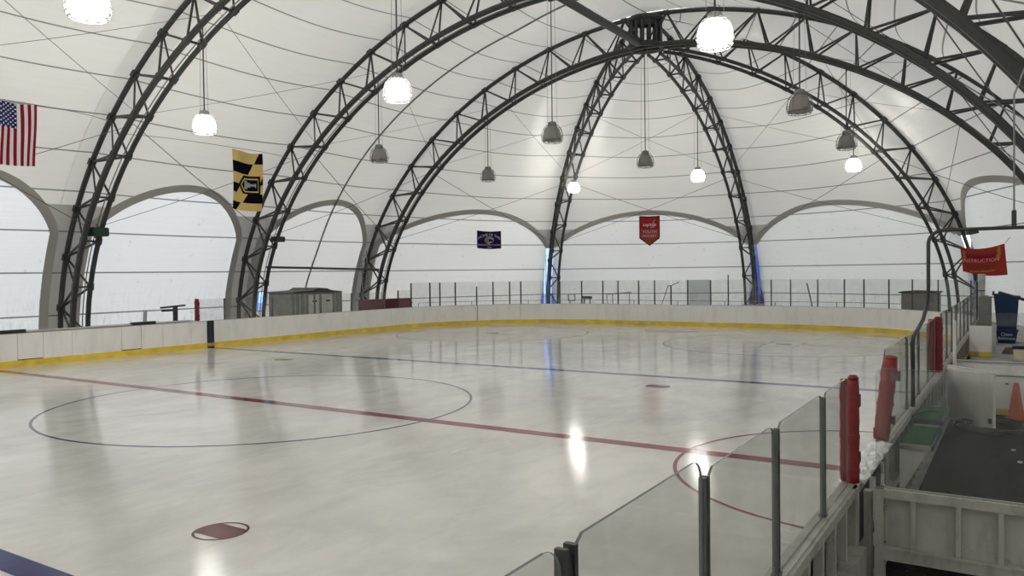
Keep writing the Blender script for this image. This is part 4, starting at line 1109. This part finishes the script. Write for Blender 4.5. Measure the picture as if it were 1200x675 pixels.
text_part('CLUB', .12, M['pale_txt'], pb, o0 - up * 1.03, exd, up)
m = MB(); c0 = o0 - up * .58
for k in range(3):
    pts = [c0 + exd * (.30 - .07 * k) * math.cos(t) * 1.1 + up * (.21 - .05 * k) * math.sin(t) + nin * .006 for t in [.3 + PI * 1.25 * i / 14 for i in range(15)]]
    m.tube(pts, .013, 4)
m.tube([c0 + exd * (.2 * math.cos(t)) + up * (.12 * math.sin(t)) + exd * .1 + nin * .006 for t in [2 * PI * i / 16 for i in range(16)]], .016, 4, closed=True)
m.tube([c0 + exd * (-.12 + .26 * i / 6) - up * (.15 + .04 * math.sin(i)) + nin * .006 for i in range(7)], .04, 6)
m.build('emblem', M['pale_txt'], pb)
# red pennant
A_ = Vector((-6.08, 34.77, 6.32)); B_ = Vector((-4.89, 35.26, 6.40)); exq = (B_ - A_); exq.z = 0; Wq = exq.length; exq.normalize(); nq = Vector((exq.y, -exq.x, 0))
F_pr = cloth('pennant_red', (.33, .03, .03)); F_pd = cloth('pennant_border', (.05, .02, .04)); F_po = cloth('pennant_lower_red', (.34, .06, .045))
def pen(u, v):
    lim = .76 + .24 * (1 - abs(2 * u - 1))
    if v > lim: return -1
    if u < .06 or u > .94 or v < .035 or v > lim - .045: return 1
    return 0 if v < .45 else 2
def pen_pos(u, v): return A_ + exq * Wq * u + Vector((0, 0, .04 * abs(2 * u - 1) - 1.86 * v))
pn = grid_flag('red_pennant', pen, 40, 50, pen_pos, [F_pr, F_pd, F_po], ''); tag(pn, 'red pointed pennant with dark border on the far wall', 'pennant')
o0 = A_ + exq * Wq / 2 + nq * .015
text_part('capitals', .30, M['white_txt'], pn, o0 - up * .52, exq, up, squash=.95)
m = MB(); m.beam(o0 - up * .42 + exq * .2, o0 - up * .22 + exq * .34, .03); m.beam(o0 - up * .72 + exq * .05, o0 - up * .66 + exq * .32, .035); m.build('stick_mark', M['pink_txt'], pn)
text_part('YOUTH', .26, M['pale_txt'], pn, o0 - up * .98, exq, up)
text_part('HOCKEY', .22, M['pale_txt'], pn, o0 - up * 1.24, exq, up)
# orange-red banner at right
F_or = cloth('orange_red_vinyl', (.42, .055, .035)); F_or2 = cloth('magenta_red_vinyl', (.40, .02, .045)); F_sk = cloth('flame_tan', (.45, .22, .08))
TL, TR, BR, BL = Vector((12.05, 28.5, 3.74)), Vector((13.72, 28.5, 3.86)), Vector((13.84, 28.5, 2.50)), Vector((12.15, 28.5, 2.67))
def ob_pos(u, v):
    t = TL.lerp(TR, u); b = BL.lerp(BR, u); p = t.lerp(b, v); p.z -= .14 * math.sin(PI * u) * (1 - .2 * v) ; p.y += .03 * math.sin(u * 8 + v * 3); return p
def ob_fn(u, v):
    if .12 < u < .78 and .26 < v < .40: return 1
    x, y = (u - .86) / .045, (v - .25) / .22
    if (x + y * .6) ** 2 + y * y < 1: return 2
    x = (u - .08) / .03
    if x * x + ((v - .3) / .16) ** 2 < 1: return 2
    return 0
obn = grid_flag('orange_banner', ob_fn, 40, 24, ob_pos, [F_or, F_or2, F_sk], ''); tag(obn, 'orange-red lettered banner hanging beside the far right truss', 'banner')
ex_ = Vector((1, 0, .03)).normalized(); fr_ = Vector((0, -.05, 0))
def obp(u, v): p = ob_pos(u, v); return Vector((p.x, 28.42, p.z))
text_part('LEARN TO SKATE', .175, M['dark_txt'], obn, obp(.44, .24), ex_, up, arc=-.12)
text_part('INSTRUCTION', .215, M['pink_txt'], obn, obp(.44, .46), ex_, up, arc=-.12)
text_part('SIGN UP NOW', .17, M['dark_txt'], obn, obp(.44, .68), ex_, up, arc=-.12)
text_part('ICE RINK PROGRAMS', .10, M['yel_txt'], obn, obp(.44, .86), ex_, up, arc=-.12)
m = MB(); m.tube([TL, TL + Vector((-.5, .8, .3)), Vector((11.4, 32.9, 4.4))], .01, 4); m.tube([TR, TR + Vector((.4, .2, .5)), Vector((14.3, 28.2, 4.6))], .01, 4); m.build('tie_cord', M['cable'], obn)
# lettering on the tub
text_part('Clean', .13, M['white_txt'], tb, (13.93, 15.858, .82), (1, 0, 0), (0, -.05, 1))
text_part('Baltimore', .11, M['white_txt'], tb, (13.93, 15.874, .70), (1, 0, 0), (0, -.05, 1))

# ------------------------------------------------------------------ view
vs_ = sc.view_settings; sc.display_settings.display_device = 'sRGB'
vs_.view_transform = 'Standard'; vs_.look = 'None'; vs_.gamma = 1.0; vs_.exposure = -0.05; vs_.use_curve_mapping = False
try:
    sc.cycles.max_bounces = 10; sc.cycles.diffuse_bounces = 6; sc.cycles.transparent_max_bounces = 24; sc.cycles.sample_clamp_indirect = 6
    sc.cycles.use_denoising = True
except Exception: pass
